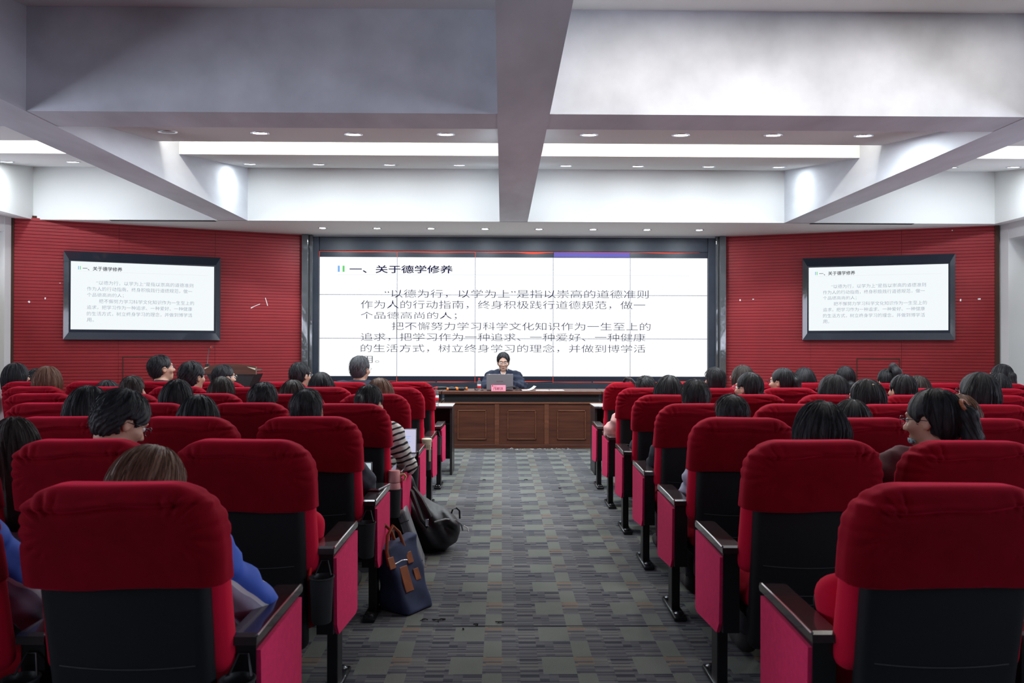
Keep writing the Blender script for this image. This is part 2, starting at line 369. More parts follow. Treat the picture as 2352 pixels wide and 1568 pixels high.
def axis(*segs):
    """segs: (start, end, step) ascending, contiguous"""
    out = []
    for a, b, st in segs:
        n = max(1, int(round((b - a) / st))); out += list(np.linspace(a, b, n, endpoint=False))
    out.append(segs[-1][1]); return np.array(out)
class SDF:
    def __init__(s, xs, ys, zs):
        s.x, s.y, s.z = xs, ys, zs; s.v = np.full((len(xs), len(ys), len(zs)), BIG, np.float32)
    def grid(s): return s.x[:, None, None], s.y[None, :, None], s.z[None, None, :]
    def _blk(s, lo, hi, mg):
        r = []
        for a, l, h in ((s.x, lo[0], hi[0]), (s.y, lo[1], hi[1]), (s.z, lo[2], hi[2])):
            i = max(0, np.searchsorted(a, l - mg) - 1); j = min(len(a), np.searchsorted(a, h + mg) + 1); r.append(slice(i, j))
        return tuple(r)
    def add(s, prim, k=.02, off=0.0, mode='u', mg=None):
        f, lo, hi = prim; b = s._blk(lo, hi, mg if mg is not None else (.05 + k + abs(off)))
        X, Y, Z = s.x[b[0]][:, None, None], s.y[b[1]][None, :, None], s.z[b[2]][None, None, :]
        if 0 in (X.size, Y.size, Z.size): return s
        d = f(X, Y, Z) - off; o = s.v[b]
        if mode == 'u':
            h = np.maximum(k - abs(o - d), 0) / k; s.v[b] = np.minimum(o, d) - h * h * k / 4
        else:   # subtract
            h = np.maximum(k - abs(o + d), 0) / k; s.v[b] = np.maximum(o, -d) + h * h * k / 4
        return s
    def mesh(s, nslots=1, matf=None):
        v = s.v; sg = v < 0; nx, ny, nz = v.shape
        cs = [sg[i:nx - 1 + i, j:ny - 1 + j, k:nz - 1 + k] for i in (0, 1) for j in (0, 1) for k in (0, 1)]
        tot = sum(c.astype(np.int8) for c in cs); act = (tot > 0) & (tot < 8)
        I, J, K = np.nonzero(act); n = len(I); pos = np.zeros((n, 3)); cnt = np.zeros(n)
        idx = np.full(act.shape, -1, np.int64); idx[I, J, K] = np.arange(n)
        cor = [(i, j, k) for i in (0, 1) for j in (0, 1) for k in (0, 1)]
        for a in range(8):
            for ax in range(3):
                ca = cor[a]
                if ca[ax]: continue
                cb = list(ca); cb[ax] = 1
                va = v[I + ca[0], J + ca[1], K + ca[2]]; vb = v[I + cb[0], J + cb[1], K + cb[2]]
                m_ = (va < 0) != (vb < 0)
                t = np.where(m_, va / np.where(m_, va - vb, 1), 0)
                pa = np.stack([s.x[I + ca[0]], s.y[J + ca[1]], s.z[K + ca[2]]], 1); pb = np.stack([s.x[I + cb[0]], s.y[J + cb[1]], s.z[K + cb[2]]], 1)
                pos += (pa + (pb - pa) * t[:, None]) * m_[:, None]; cnt += m_
        pos /= cnt[:, None]
        F_ = []
        # x edges
        e = sg[:-1, 1:-1, 1:-1] != sg[1:, 1:-1, 1:-1]; i, j, k = np.nonzero(e); j1, k1 = j + 1, k + 1; inside = sg[i, j1, k1]
        q = np.stack([idx[i, j1 - 1, k1 - 1], idx[i, j1, k1 - 1], idx[i, j1, k1], idx[i, j1 - 1, k1]], 1); q[~inside] = q[~inside][:, ::-1]; F_.append(q)
        e = sg[1:-1, :-1, 1:-1] != sg[1:-1, 1:, 1:-1]; i, j, k = np.nonzero(e); i1, k1 = i + 1, k + 1; inside = sg[i1, j, k1]
        q = np.stack([idx[i1 - 1, j, k1 - 1], idx[i1 - 1, j, k1], idx[i1, j, k1], idx[i1, j, k1 - 1]], 1); q[~inside] = q[~inside][:, ::-1]; F_.append(q)
        e = sg[1:-1, 1:-1, :-1] != sg[1:-1, 1:-1, 1:]; i, j, k = np.nonzero(e); i1, j1 = i + 1, j + 1; inside = sg[i1, j1, k]
        q = np.stack([idx[i1 - 1, j1 - 1, k], idx[i1, j1 - 1, k], idx[i1, j1, k], idx[i1 - 1, j1, k]], 1); q[~inside] = q[~inside][:, ::-1]; F_.append(q)
        Fq = np.concatenate(F_)
        # keep only largest connected component (drops specks)
        lab = np.arange(n)
        while True:
            mn = lab[Fq].min(1); new = lab.copy()
            for c in range(4): np.minimum.at(new, Fq[:, c], mn)
            new = new[new]
            if (new == lab).all(): break
            lab = new
        ids, ct = np.unique(lab, return_counts=True); keepl = ids[ct.argmax()]; kv = lab == keepl
        remap = np.cumsum(kv) - 1; Fq = remap[Fq[kv[Fq[:, 0]]]]; pos = pos[kv]
        me = bpy.data.meshes.new('mesh'); me.vertices.add(len(pos)); me.vertices.foreach_set('co', pos.astype(np.float32).ravel())
        nf = len(Fq); me.loops.add(nf * 4); me.loops.foreach_set('vertex_index', Fq.astype(np.int32).ravel())
        me.polygons.add(nf); me.polygons.foreach_set('loop_start', np.arange(0, nf * 4, 4, dtype=np.int32)); me.polygons.foreach_set('loop_total', np.full(nf, 4, np.int32))
        me.polygons.foreach_set('use_smooth', [True] * nf); me.update(calc_edges=True); me.validate()
        for i in range(nslots): me.materials.append(None)
        return me
def sn(X, f, p=0.0): return np.sin(X * f + p)

# ================================================================== ROOM
ZB = 3.05; YW = 12.36
def struct(name, mb, mt, parent=None, label=None, **k):
    o = mb.build(name, mt, parent, **k)
    if parent is None: tag(o, kind='structure', label=label)
    return o
fl = struct('floor', MB().box(-7.3, 7.6, -4.2, 12.9, -.1, 0), M['carpet'], label='grey striped carpet floor with pale green-grey blocks')
XL0, XR0 = -6.95, 7.2
struct('wall_back', MB().box(-7.3, 7.6, -4.3, -4.2, 0, 3.95), M['dark_wall'], label='plain wall behind the seating')
struct('wall_front', MB().box(-3.3, 3.7, 12.55, 12.7, 0, 3.1), M['black'], label='dark wall behind the large video wall')
# side walls with a window bay between columns
for s, X0 in ((-1, XL0), (1, XR0)):
    wl = MB(); a, b = (X0 - .12, X0) if s < 0 else (X0, X0 + .12)
    wl.box(a, b, -4.2, 12.6, 0, .85); wl.box(a, b, -4.2, 12.6, 2.84, 3.95)
    ys = [-4.2, -3.6, -1.2, -.6, 1.8, 2.4, 4.8, 5.4, 7.8, 8.4, 10.45, 12.6]
    for i in range(0, len(ys), 2): wl.box(a, b, ys[i], ys[i + 1], .85, 2.84)
    nm = 'wall_left' if s < 0 else 'wall_right'
    struct(nm, wl, M['paint'], label='white side wall with curtained windows')
    for i in range(1, len(ys) - 1, 2):
        fr = empty('window_%d' % ((i + 1) // 2 if s < 0 else 5 + (i + 1) // 2), ((a + b) / 2, (ys[i] + ys[i + 1]) / 2, .85)); tag(fr, kind='structure', label='dark side window behind a beige curtain')
        hw = (ys[i + 1] - ys[i]) / 2
        MB().box(-.012, .012, -hw, hw, 0, 1.99).build('pane', M['grey_glass'], fr)
        f2 = MB()
        for y0, y1, z0, z1 in ((-hw, -hw + .05, 0, 1.99), (hw - .05, hw, 0, 1.99), (-.025, .025, 0, 1.99), (-hw, hw, 0, .05), (-hw, hw, 1.94, 1.99)): f2.box(-.03, .03, y0, y1, z0, z1)
        f2.build('window_frame', M['metal_grey'], fr)
        if True:      # fill lamps added before the opaque panes, tilted up to brighten the ceiling
            ld = bpy.data.lights.new('daylight', 'AREA'); ld.shape = 'RECTANGLE'; ld.size = 2 * hw - .1; ld.size_y = 1.0; ld.energy = P_WIN_FILL; ld.color = (.80, .84, 1.0)
            lo = bpy.data.objects.new('window_daylight', ld); C.objects.link(lo); lo.location = (X0 + (-s) * .14, (ys[i] + ys[i + 1]) / 2, 2.25); lo.rotation_euler = (0, s * (PI / 2 + .5), 0)
            if ys[i] > 4: ld.energy = P_WIN_FILL * .35
# white corner columns at the outer ends of the red walls
colL = MB().box(-6.95, -6.585, 10.62, 11.3, 0, 3.1); struct('trim_1', colL, M['column'], label='white corner column beside the red wall, video-wall side of the left windows')
colR = MB().box(6.955, 7.2, 10.85, 11.5, 0, 3.1); struct('trim_2', colR, M['column'], label='white corner column beside the red wall near the right curtain')
MB_ = MB().box(-6.95, -6.60, 10.0, 10.62, 2.84, 3.06); struct('trim_3', MB_, M['column'], label='pelmet above the left window')
MB_ = MB().box(6.96, 7.2, 9.0, 10.85, 2.84, 3.06); struct('trim_4', MB_, M['column'], label='pelmet above the right window')
# curtains: pleated hanging cloth
def curtain(X, y0, y1, z0, z1, label, flare=0):
    n = 90; v = []; f = []; rows = 14
    for j in range(rows + 1):
        z = z1 + (z0 - z1) * j / rows
        for i in range(n + 1):
            t = i / n; squeeze = 1 - flare * math.sin(min(1, j / rows * 1.2) * PI / 2) * .35
            y = y0 + (y1 - y0) * (t * squeeze); d = .035 * math.sin(t * (y1 - y0) * 42 + .4 * math.sin(j * .4)) + .008 * math.sin(t * 130 + j)
            v.append((X + d, y, z))
    for j in range(rows):
        for i in range(n): f.append((j * (n + 1) + i, j * (n + 1) + i + 1, (j + 1) * (n + 1) + i + 1, (j + 1) * (n + 1) + i))
    o = link('curtain', me_from(v, f, True), None, M['curtain']); md = o.modifiers.new('s', 'SOLIDIFY'); md.thickness = .006
    return tag(o, label, 'curtain', 'window curtains')
curtain(7.10, 8.2, 10.62, .02, 2.83, 'beige pleated curtain beside the white column at the right window', 1)
curtain(-6.85, 8.2, 10.45, .02, 2.83, 'beige pleated curtain beside the white column at the left window')

# ---- angled red slatted walls
def wing(side, p_in, p_out):
    pi = Vector((*p_in, 0)); po = Vector((*p_out, 0)); a, b = (po, pi) if side < 0 else (pi, po)     # a = left end as seen by audience
    ex = (b - a).normalized(); L_ = (b - a).length; ey = Vector((0, 0, 1)).cross(ex)   # ey points away from the audience
    mw = Matrix(((ex.x, ey.x, 0, a.x), (ex.y, ey.y, 0, a.y), (0, 0, 1, 0), (0, 0, 0, 1)))
    nm = 'wall_front_left' if side < 0 else 'wall_front_right'
    base = MB().box(0, L_, 0.012, .14, 0, 3.1)
    o = struct(nm, base, M['groove'], label='red slatted acoustic wall panelling beside the video wall'); o.matrix_world = mw
    sl = MB(); z = .06; cols = [0, L_ * .34, L_ * .67, L_]
    while z < 3.05:
        for c in range(3): sl.box(cols[c] + (.0015 if c else 0), cols[c + 1] - .0015, -.004, .0125, z, z + .0385)
        z += .045
    s_ = sl.build('slat', M['red_slat'], o); s_['kind'] = 'stuff'
    pf = MB(); z = .06 + .0385          # small bridging teeth in every groove give the dotted line
    while z < 3.0:
        x = .02
        while x < L_:
            pf.box(x, x + .0075, .003, .0125, z, z + .0065); x += .0185
        z += .045
    t_ = pf.build('groove_teeth', M['red_slat'], o); t_['kind'] = 'stuff'
    MB().box(-.0, .05, -.02, .02, 0, 3.05).build('edge_strip', M['groove'], o) if side < 0 else MB().box(L_ - .05, L_, -.02, .02, 0, 3.05).build('edge_strip', M['groove'], o)
    return o, mw, L_
wL, mwL, LL = wing(-1, (-3.06, 12.30), (-6.61, 10.765))
wR, mwR, LR = wing(1, (3.43, 12.30), (6.936, 11.03))
def on_plane(px, py, mw):
    inv = mw.inverted(); o = inv @ CAM; d = inv.to_3x3() @ ray(px, py); t = -o.y / d.y; p = o + d * t; return p.x, p.z
# access panel outlines low on the walls
def outline(mw, wall, x0, x1, y0):
    u0, v1 = on_plane(x0, y0, mw); u1, _ = on_plane(x1, y0, mw); b = MB()
    b.box(u0, u0 + .012, -.012, .0, .1, v1); b.box(u1, u1 + .012, -.012, 0, .1, v1); b.box(u0, u1 + .012, -.012, 0, v1, v1 + .012)
    b.build('access_panel_joint', M['groove'], wall)
outline(mwL, wL, 281, 352, 820); outline(mwR, wR, 1967, 2065, 824)
# scraps of white tape left on the red walls
for (px, py, wpx, hpx, rot, wl_, mw) in ((67, 693, 4, 3.5, .8, wL, mwL), (104, 685, 2.5, 4, 0, wL, mwL), (138, 650, 2.5, 1.2, 0, wL, mwL), (587, 702, 22, 1.3, -.42, wL, mwL), (579, 706, 7, 2, -.5, wL, mwL), (612, 693, 1.5, 20, -.28, wL, mwL),
        (1700, 689, 3, 4, 0, wR, mwR), (1730, 687, 4, 2, 0, wR, mwR), (2206, 689, 3, 5, .1, wR, mwR), (2249, 686.5, 5.5, 3, 0, wR, mwR), (2187, 529, 2, 2.5, 0, wR, mwR)):
    u, v = on_plane(px, py, mw); k = 11.6 / F
    o = MB().box(-wpx * k / 2, wpx * k / 2, -.0085, -.0045, -hpx * k / 2, hpx * k / 2).build('tape_scrap', M['paper'], wl_); o.location = (u, 0, v); o.rotation_euler = (0, rot, 0)

# ---- ceiling
ceil = empty('ceiling', (0, 0, 3.95), kind='structure', label='white coffered ceiling with deep beams and sloped panels')
def ceilpart(name, mb, mt=None):
    o = mb.build(name, mt or M['paint'], ceil); o.matrix_parent_inverse = Matrix.Translation((0, 0, -3.95)); return o
ceilpart('slab', MB().box(-7.3, 7.6, -4.3, 12.9, 3.95, 4.1))
BX = ((-3.88, -3.475), (-.037, .347), (3.88, 4.275))
CYB = [(-4.3, -3.87), (.78, 1.19), (5.84, 6.25)]
YF = 10.9
for x0, x1 in BX: ceilpart('beam', MB().box(x0, x1, -4.3, YF + .02, ZB, 3.95), M['paint_beam_tinted'])
bays = [(-6.38, BX[0][0]), (BX[0][1], BX[1][0]), (BX[1][1], BX[2][0]), (BX[2][1], 6.80)]
for y0, y1 in CYB:
    for x0, x1 in bays: ceilpart('beam', MB().box(x0 - (.001), x1 + .001, y0, y1, ZB + .003, 3.95), M['paint_beam_tinted'])
# front soffit (follows the angled walls) and side soffits
fs = MB().prism([(-7.0, YF), (7.25, YF), (7.25, 11.2), (3.5, 12.42), (3.5, 12.7), (-3.1, 12.7), (-3.1, 12.42), (-7.0, 10.9)], ZB, 3.95, 'z'); ceilpart('front_soffit', fs)
ceilpart('side_soffit', MB().box(-7.0, -6.38, -4.3, YF + .001, ZB, 3.95)); ceilpart('side_soffit', MB().box(6.80, 7.25, -4.3, YF + .001, ZB, 3.95))
# sloped panels in each bay: A rises from the near beam, B carries on to the far one, cove gap between them
zA0, zA1, zB1 = 3.155, 3.40, 3.77
for (y0, y1, far) in ((1.19, 5.84, 3.82), (6.25, YF, zB1)):
    for x0, x1 in bays:
        ya = y0 + 1.80; yb = y0 + 2.34
        ceilpart('sloped_panel', MB().prism([(y0, zA0), (ya, zA1), (ya, 3.52), (y0, 3.40)], x0, x1))
        ceilpart('sloped_panel', MB().prism([(yb, zA1), (y1, far), (y1, 3.93), (yb, 3.72)], x0, x1))
# dark slot along the foot of the far faces of the outer bays
for a, b in (((250, 504.5), (497, 508)), ((1860, 513.5), (2105, 511.5))):
    p = atz(a[0], a[1], ZB); q = atz(b[0], b[1], ZB)
    ceilpart('slot_diffuser', MB().box(p.x, q.x, YF + .0, YF + .07, ZB - .006, ZB + .002), M['black'])

# ---- downlights
def down_mesh(r):
    ring = MB().lathe([(r * .86, .006), (r * .86, -.004), (r * 1.12, -.006), (r * 1.16, .0), (r * 1.16, .004)], 24).mesh(); lens = MB().lathe([(0.001, -.001), (r * .86, -.0015), (r * .86, .005), (0.001, .006)], 24).mesh(); return ring, lens
DM = {.055: down_mesh(.055), .075: down_mesh(.075)}
def downlight(px, py, plane, r, power, label, group, on=True):
    """plane: ('z', z) or ('slope', y0, z0, k) underside z = z0 + k*(y-y0)"""
    d = ray(px, py)
    if plane[0] == 'z': t = (plane[1] - HCAM) / d.z; k = 0
    else:
        _, y0, z0, k = plane; t = (z0 - k * y0 - HCAM) / (d.z - k * d.y)
    p = CAM + d * t; return downlight_at(p, k, r, power, label, group, on)
def downlight_at(p, k, r, power, label, group, on=True, col=None):
    e = empty('ceiling_downlight', (p.x, p.y, p.z - .002), 0, label, 'ceiling light', group); e.rotation_euler = (math.atan(k), 0, 0)
    link('trim_ring', DM[r][0], e, M['lamp_ring']); link('lens', DM[r][1], e, M['lamp'] if on else M['lamp_off'])
    if on:
        ld = bpy.data.lights.new('downlight', 'AREA'); ld.shape = 'DISK'; ld.size = r * 1.7; ld.energy = power; ld.color = col or LAMP_COL
        lo = bpy.data.objects.new('downlight_lamp', ld); C.objects.link(lo); lo.parent = e; lo.location = (0, 0, -.012)
    return e
ordn = ['first', 'second', 'third', 'fourth', 'fifth', 'sixth', 'seventh', 'eighth']
for i, x in enumerate((741, 866, 990, 1114, 1238, 1362, 1486, 1606)):
    downlight(x, 523 + .0055 * (x - 741), ('z', ZB), .055, P_SMALL, f'small lit downlight in the soffit over the video wall, {ordn[i]} from the left', 'small downlights above the video wall')
kB = (zB1 - zA1) / (YF - (6.25 + 2.34)); kA = (zA1 - zA0) / 1.80
for i, x in enumerate((574, 732, 895, 1055, 1300, 1465, 1628, 1789)):
    downlight(x, 376 + .006 * (x - 574), ('slope', 8.59, zA1, kB), .075, P_B, f'lit downlight in the far sloped centre panels, {ordn[i]} from the left', 'downlights in the far sloped panels')
for i, (x, y) in enumerate(((385, 302), (597, 305), (812, 308), (1024, 308), (1353, 309), (1564, 309.5), (1776, 310), (1984, 311))):
    downlight(x, y, ('slope', 6.25, zA0, kA), .075, P_A, ('unlit downlight with a dark centre, outer end of the nearer sloped panel' if i == 0 else f'lit downlight in the nearer sloped centre panels, {ordn[i-1]} lit one from the left'), 'downlights in the nearer sloped panels', i > 0)
for i, (x, y) in enumerate(((15, 371), (168, 371.5))): downlight(x, y, ('slope', 8.59, zA1, kB), .075, P_B * 1.3, ['lit downlight in the left outer bay, beside the picture edge', 'lit downlight in the left outer bay, next to the beam'][i], 'downlights in the left outer bay')
for i, (x, y) in enumerate(((2184, 384), (2328, 383.5))): downlight(x, y, ('slope', 8.59, zA1, kB), .075, P_B * 1.0, ['lit downlight in the right outer bay, next to the beam', 'lit downlight in the right outer bay, beside the curtain wall'][i], 'downlights in the right outer bay')
# lamps of the bay above the camera (only the right one is switched on) - just above the frame
kN = (3.82 - zA1) / (5.84 - 3.53)
for i, x in enumerate((.85, 1.7, 2.55, 3.4)):
    downlight_at(Vector((x, 4.95, zA1 + kN * (4.95 - 3.53))), kN, .075, P_NEAR, f'lit downlight in the sloped panel overhead right of the centre beam, {ordn[i]} from it', 'downlights overhead right of the centre beam', col=(1.0, .93, .84))

# ---- cove strips in the gaps (on top of the nearer panel's far edge, shining on the next fascia)
def cove(x0, x1, y, z, power):
    ld = bpy.data.lights.new('cove', 'AREA'); ld.shape = 'RECTANGLE'; ld.size = x1 - x0 - .1; ld.size_y = .05; ld.energy = power; ld.color = COVE_COL
    o = bpy.data.objects.new('cove_lamp', ld); C.objects.link(o); o.location = ((x0 + x1) / 2, y, z); o.rotation_euler = (math.radians(100), 0, 0)
    tube = MB().box(x0 + .05, x1 - .05, y - .03, y - .005, z - .015, z + .015).build('cove_strip', M['led_strip'])
    tag(tube, 'white light strip hidden in the gap between two sloped ceiling panels', 'light strip', 'cove light strips'); return tube
for i, (x0, x1) in enumerate(bays):
    cove(x0, x1, 8.02, 3.60, P_COVE * (x1 - x0) / 3.5)

# ================================================================== VIDEO WALL
vw = empty('video_wall', (0.19, YW, 0), 0, 'wide video wall of fifteen joined screens showing a white text slide', 'screen')
OX = .19
def vpart(name, mb, mt, parent=None): 
    o = mb.build(name, mt, vw if parent is None else parent)
    if parent is None: o.matrix_parent_inverse = Matrix.Translation((-OX, -YW, 0))
    return o
cx = [at(x, 700, YW).x for x in (733.5, 912, 1091.5, 1270.5, 1447.5, 1625)]
rz = [at(1180, y, YW).z for y in (577.5, 677.5, 777.5, 878.5)]
slT, slB = at(1180, 591.5, YW).z, at(1180, 864, YW).z
for j in range(3):
    for i in range(5):
        p = vpart('screen_panel', MB().box(cx[i] + .0015, cx[i + 1] - .0015, YW, YW + .08, rz[j + 1] + .0015, rz[j] - .0015), M['led_off'])
        z1 = min(rz[j] - .004, slT); z0 = max(rz[j + 1] + .004, slB)
        s_ = MB().box(cx[i] + .004, cx[i + 1] - .004, YW - .002, YW, z0, z1).build('lit_area', M['slide'], p)
# seams between the screens as thin dark lines standing proud of the lit areas
for x in cx[1:-1]: vpart('seam', MB().box(x - .0035, x + .0035, YW - .004, YW, slB, slT), M['seam'])
for z in rz[1:-1]: vpart('seam', MB().box(cx[0], cx[-1], YW - .004, YW, z - .0035, z + .0035), M['seam'])
vpart('seam', MB().box(cx[1] - .006, cx[1] + .001, YW - .0045, YW, rz[2], rz[1]), M['ink_rule'])
# stray red picture lines along the top and bottom borders, purple block
def sliver(x0, x1, yt, h0, h1, bulge):
    n = 16; v = []; f = []; d = YW - .003
    for i in range(n + 1):
        t = i / n; x = x0 + (x1 - x0) * t; h = h0 + (h1 - h0) * t + bulge * math.sin(PI * t) ** 2; v += [(x, d, yt), (x, d, yt - h)]
    for i in range(n): f.append((2 * i, 2 * i + 1, 2 * i + 3, 2 * i + 2))
    o = link('red_picture_line', me_from(v, f), vw, M['led_red']); o.matrix_parent_inverse = Matrix.Translation((-OX, -YW, 0)); return o
for a, b, h0, h1, bu in ((0, 1, .004, .012, .006), (1, 2, .01, .012, .006), (2, 2.5, .006, .012, .004), (2.5, 3, .012, .01, .022), (3, 4, .004, .006, .002), (4, 4.9, .004, .003, .012)):
    xa = cx[int(a)] + (a - int(a)) * 1.2; xb = (cx[int(b)] if b == int(b) else cx[int(b)] + (b - int(b)) * 1.2)
    sliver(xa, xb, rz[0] - .004, h0, h1, bu)
for i in range(5):
    sliver(cx[i], cx[i] + .6, rz[3] + .014, .004, .007, .003); sliver(cx[i] + .62, cx[i + 1], rz[3] + .016 + (.008 if i % 2 == 0 else 0), .010, .003, .005)
for x in cx[1:-1]: sliver(x - .003, x + .003, slB - .01, .09, .09, 0)
for x in (cx[0] + .003, cx[1], cx[2]): sliver(x - .003, x + .003, rz[0] - .004, .09, .09, 0)
vpart('purple_block', MB().box(cx[3] + .01, cx[4] - .01, YW - .0025, YW, slT + .012, rz[0] - .012), M['led_purple'])
# dark frame boards around the display
xl, xr = at(716, 700, YW).x, at(1645, 700, YW).x; zt = at(1180, 546, YW).z
fb = [(xl, cx[0], 0, zt), (cx[-1], xr, 0, zt), (cx[0], cx[-1], rz[0], zt), (cx[0], cx[-1], .45, rz[3])]
for x0, x1, z0, z1 in fb: vpart('frame_board', MB().bbox(x0, x1, YW - .05 if x1 - x0 < 1 else YW - .02, YW + .06, z0, z1, .004), M['frame_blue'])
vpart('frame_board', MB().box(xl - .3, xr + .3, YW - .06, YW + .1, zt, ZB), M['metal_grey'])
pl_ = MB().box(cx[0], cx[-1], YW - .10, YW + .05, 0, .56); vpart('plinth_board', pl_, M['frame_blue'])
gx = at(1010, 890, YW).x; st = (cx[-1] - cx[0]) / 7
for i in range(7):
    x0 = cx[0] + i * st + .06; x1 = x0 + st - .12; b = MB()
    for q in ((x0, x1, .70 - .01, .70), (x0, x1, .15, .16), (x0, x0 + .01, .15, .70), (x1 - .01, x1, .15, .70)): b.box(q[0], q[1], YW - .108, YW - .098, q[2] - .16, q[3] - .16)
    vpart('panel_moulding', b, M['metal_grey'])
# polished pilasters either side
for k, (x0, x1) in enumerate(((694.5, 709), (709.5, 717), (1645, 1651), (1651.5, 1665.5))):
    a_, b_ = at(x0, 700, YW - .1).x, at(x1, 700, YW - .1).x; dy = (.0, .07, .07, .0)[k]
    o = struct('trim_%d' % (5 + k), MB().bbox(a_, b_, YW - .16 + dy, YW + .1, 0, ZB, .006), M['marble'], label='polished dark pilaster strip beside the video wall')

# ---- slide text
def text_mesh(s, off=0.0, depth=0):
    cu = bpy.data.curves.new('t', 'FONT'); cu.body = s; cu.size = 1; cu.offset = off; cu.resolution_u = 2
    o = bpy.data.objects.new('t', cu); C.objects.link(o); bpy.context.view_layer.update()
    me = bpy.data.meshes.new_from_object(o.evaluated_get(bpy.context.evaluated_depsgraph_get())); bpy.data.objects.remove(o); bpy.data.curves.remove(cu)
    n = len(me.vertices); co = np.zeros(n * 3, np.float32); me.vertices.foreach_get('co', co); co = co.reshape(-1, 3); return me, co
def fit_text(s, u0, u1, v0, v1, off=0.0):
    """mesh in (x, z) plane at y=0 filling the given box, facing -y"""
    me, co = text_mesh(s, off); mn, mx = co.min(0), co.max(0); out = np.zeros_like(co)
    out[:, 0] = u0 + (co[:, 0] - mn[0]) / (mx[0] - mn[0]) * (u1 - u0); out[:, 2] = v0 + (co[:, 1] - mn[1]) / (mx[1] - mn[1]) * (v1 - v0)
    me.vertices.foreach_set('co', out.ravel()); me.materials.clear(); me.materials.append(None); me.update(); return me
LINES = [('一、关于德学修养', 803, 1040, 609.5, 627, .012), ('“以德为行，以学为上”是指以崇高的道德准则', 884, 1489, 666.5, 683.5, -.012), ('作为人的行动指南，终身积极践行道德规范，做一', 829, 1482, 691.5, 708.5, -.012),
         ('个品德高尚的人；', 829, 1049, 716.5, 733, -.012), ('把不懈努力学习科学文化知识作为一生至上的', 900, 1494, 741, 757.5, -.012), ('追求，把学习作为一种追求、一种爱好、一种健康', 829, 1482, 766, 782.5, -.012),
         ('的生活方式，树立终身学习的理念，并做到博学活', 829, 1482, 791.5, 808.5, -.012), ('用。', 829, 871, 817.5, 833, -.012)]
def split_title(s): return s
SX0, SX1, SY0, SY1 = 733.5, 1625.0, 591.5, 864.0
for s, x0, x1, y0, y1, off in LINES:
    a_, b_ = at(x0, y1, YW), at(x1, y0, YW)
    o = link('slide_lettering', fit_text(s, a_.x, b_.x, a_.z, b_.z, off), vw, M['ink']); o.matrix_parent_inverse = Matrix.Translation((-OX, 0, 0)); o.matrix_parent_inverse = Matrix.Translation((-OX, -YW, 0)) @ Matrix.Translation((0, YW - .0052, 0))
for x, mt in ((776, 'bar_blue'), (787, 'bar_green')):
    a_, b_ = at(x, 624, YW), at(x + 4.5, 610, YW); vpart('title_bar', MB().bbox(a_.x, b_.x, YW - .0045, YW - .0025, a_.z, b_.z, .0009), M[mt])
a_, b_ = at(776, 630.6, YW), at(1583, 630, YW); vpart('title_rule', MB().box(a_.x, b_.x, YW - .0035, YW - .002, a_.z, a_.z + .004), M['rule'])

# ---- side screens on the angled walls
def side_screen(mw, outer, inner, label):
    """outer/inner: px corners (TL, TR, BR, BL)"""
    r_ = empty('wall_screen', (0, 0, 0), 0, label, 'screen', 'side screens'); 
    O = [on_plane(*p, mw) for p in outer]; I = [on_plane(*p, mw) for p in inner]
    ox0, ox1 = (O[0][0] + O[3][0]) / 2, (O[1][0] + O[2][0]) / 2; oz1, oz0 = (O[0][1] + O[1][1]) / 2, (O[2][1] + O[3][1]) / 2
    ix0, ix1 = (I[0][0] + I[3][0]) / 2, (I[1][0] + I[2][0]) / 2; iz1, iz0 = (I[0][1] + I[1][1]) / 2, (I[2][1] + I[3][1]) / 2
    base = mw @ Matrix.Translation(((ox0 + ox1) / 2, 0, oz0)); r_.matrix_world = base
    cxx, cz = (ox0 + ox1) / 2, oz0
    o0, o1, z0, z1 = ox0 - cxx, ox1 - cxx, 0, oz1 - oz0; i0, i1, j0, j1 = ix0 - cxx, ix1 - cxx, iz0 - cz, iz1 - cz
    bz = .022   # dark rim between lit picture and bevel
    a0, a1, b0, b1 = i0 - bz, i1 + bz, j0 - bz * 1.8, j1 + bz
    def quadprism(P, name):   # bevel board: outer edge proud, inner edge low
        v = [(P[0][0], -.005, P[0][1]), (P[1][0], -.005, P[1][1]), (P[2][0], -.005, P[2][1]), (P[3][0], -.005, P[3][1]), (P[0][0], -.085, P[0][1]), (P[1][0], -.085, P[1][1]), (P[2][0], -.045, P[2][1]), (P[3][0], -.045, P[3][1])]
        link(name, me_from(v, [(0, 1, 2, 3), (7, 6, 5, 4), (0, 4, 5, 1), (1, 5, 6, 2), (2, 6, 7, 3), (3, 7, 4, 0)]), r_, M['frame_gloss'])
    quadprism([(o0, z1), (o1, z1), (a1, b1), (a0, b1)], 'frame_board'); quadprism([(o1, z0), (o0, z0), (a0, b0), (a1, b0)], 'frame_board')
    quadprism([(o0, z0), (o0, z1), (a0, b1), (a0, b0)], 'frame_board'); quadprism([(o1, z1), (o1, z0), (a1, b0), (a1, b1)], 'frame_board')
    MB().box(a0, a1, -.035, -.004, b0, b1).build('display_body', M['led_off'], r_)
    MB().box(i0, i1, -.038, -.035, j0, j1).build('lit_area', M['slide2'], r_)
    for k, (s, x0, x1, y0, y1, off) in enumerate(LINES):
        u = lambda x: i0 + (x - SX0) / (SX1 - SX0) * (i1 - i0); v = lambda y: j1 - (y - SY0) / (SY1 - SY0) * (j1 - j0)
        o = link('slide_lettering', fit_text(s, u(x0 + 0), u(x1), v(y1), v(y0), off if k == 0 else -.008), r_, M['ink'] if k == 0 else M['ink2']); o.location = (0, -.0395, 0); o['kind'] = 'stuff'
    for x, mt in ((776, 'bar_blue'), (787, 'bar_green')): MB().box(u(x), u(x + 4.5), -.040, -.038, v(624), v(610)).build('title_bar', M[mt], r_)
    MB().box(u(776), u(1583), -.0388, -.038, v(630.8), v(630)).build('title_rule', M['rule'], r_)
    return r_
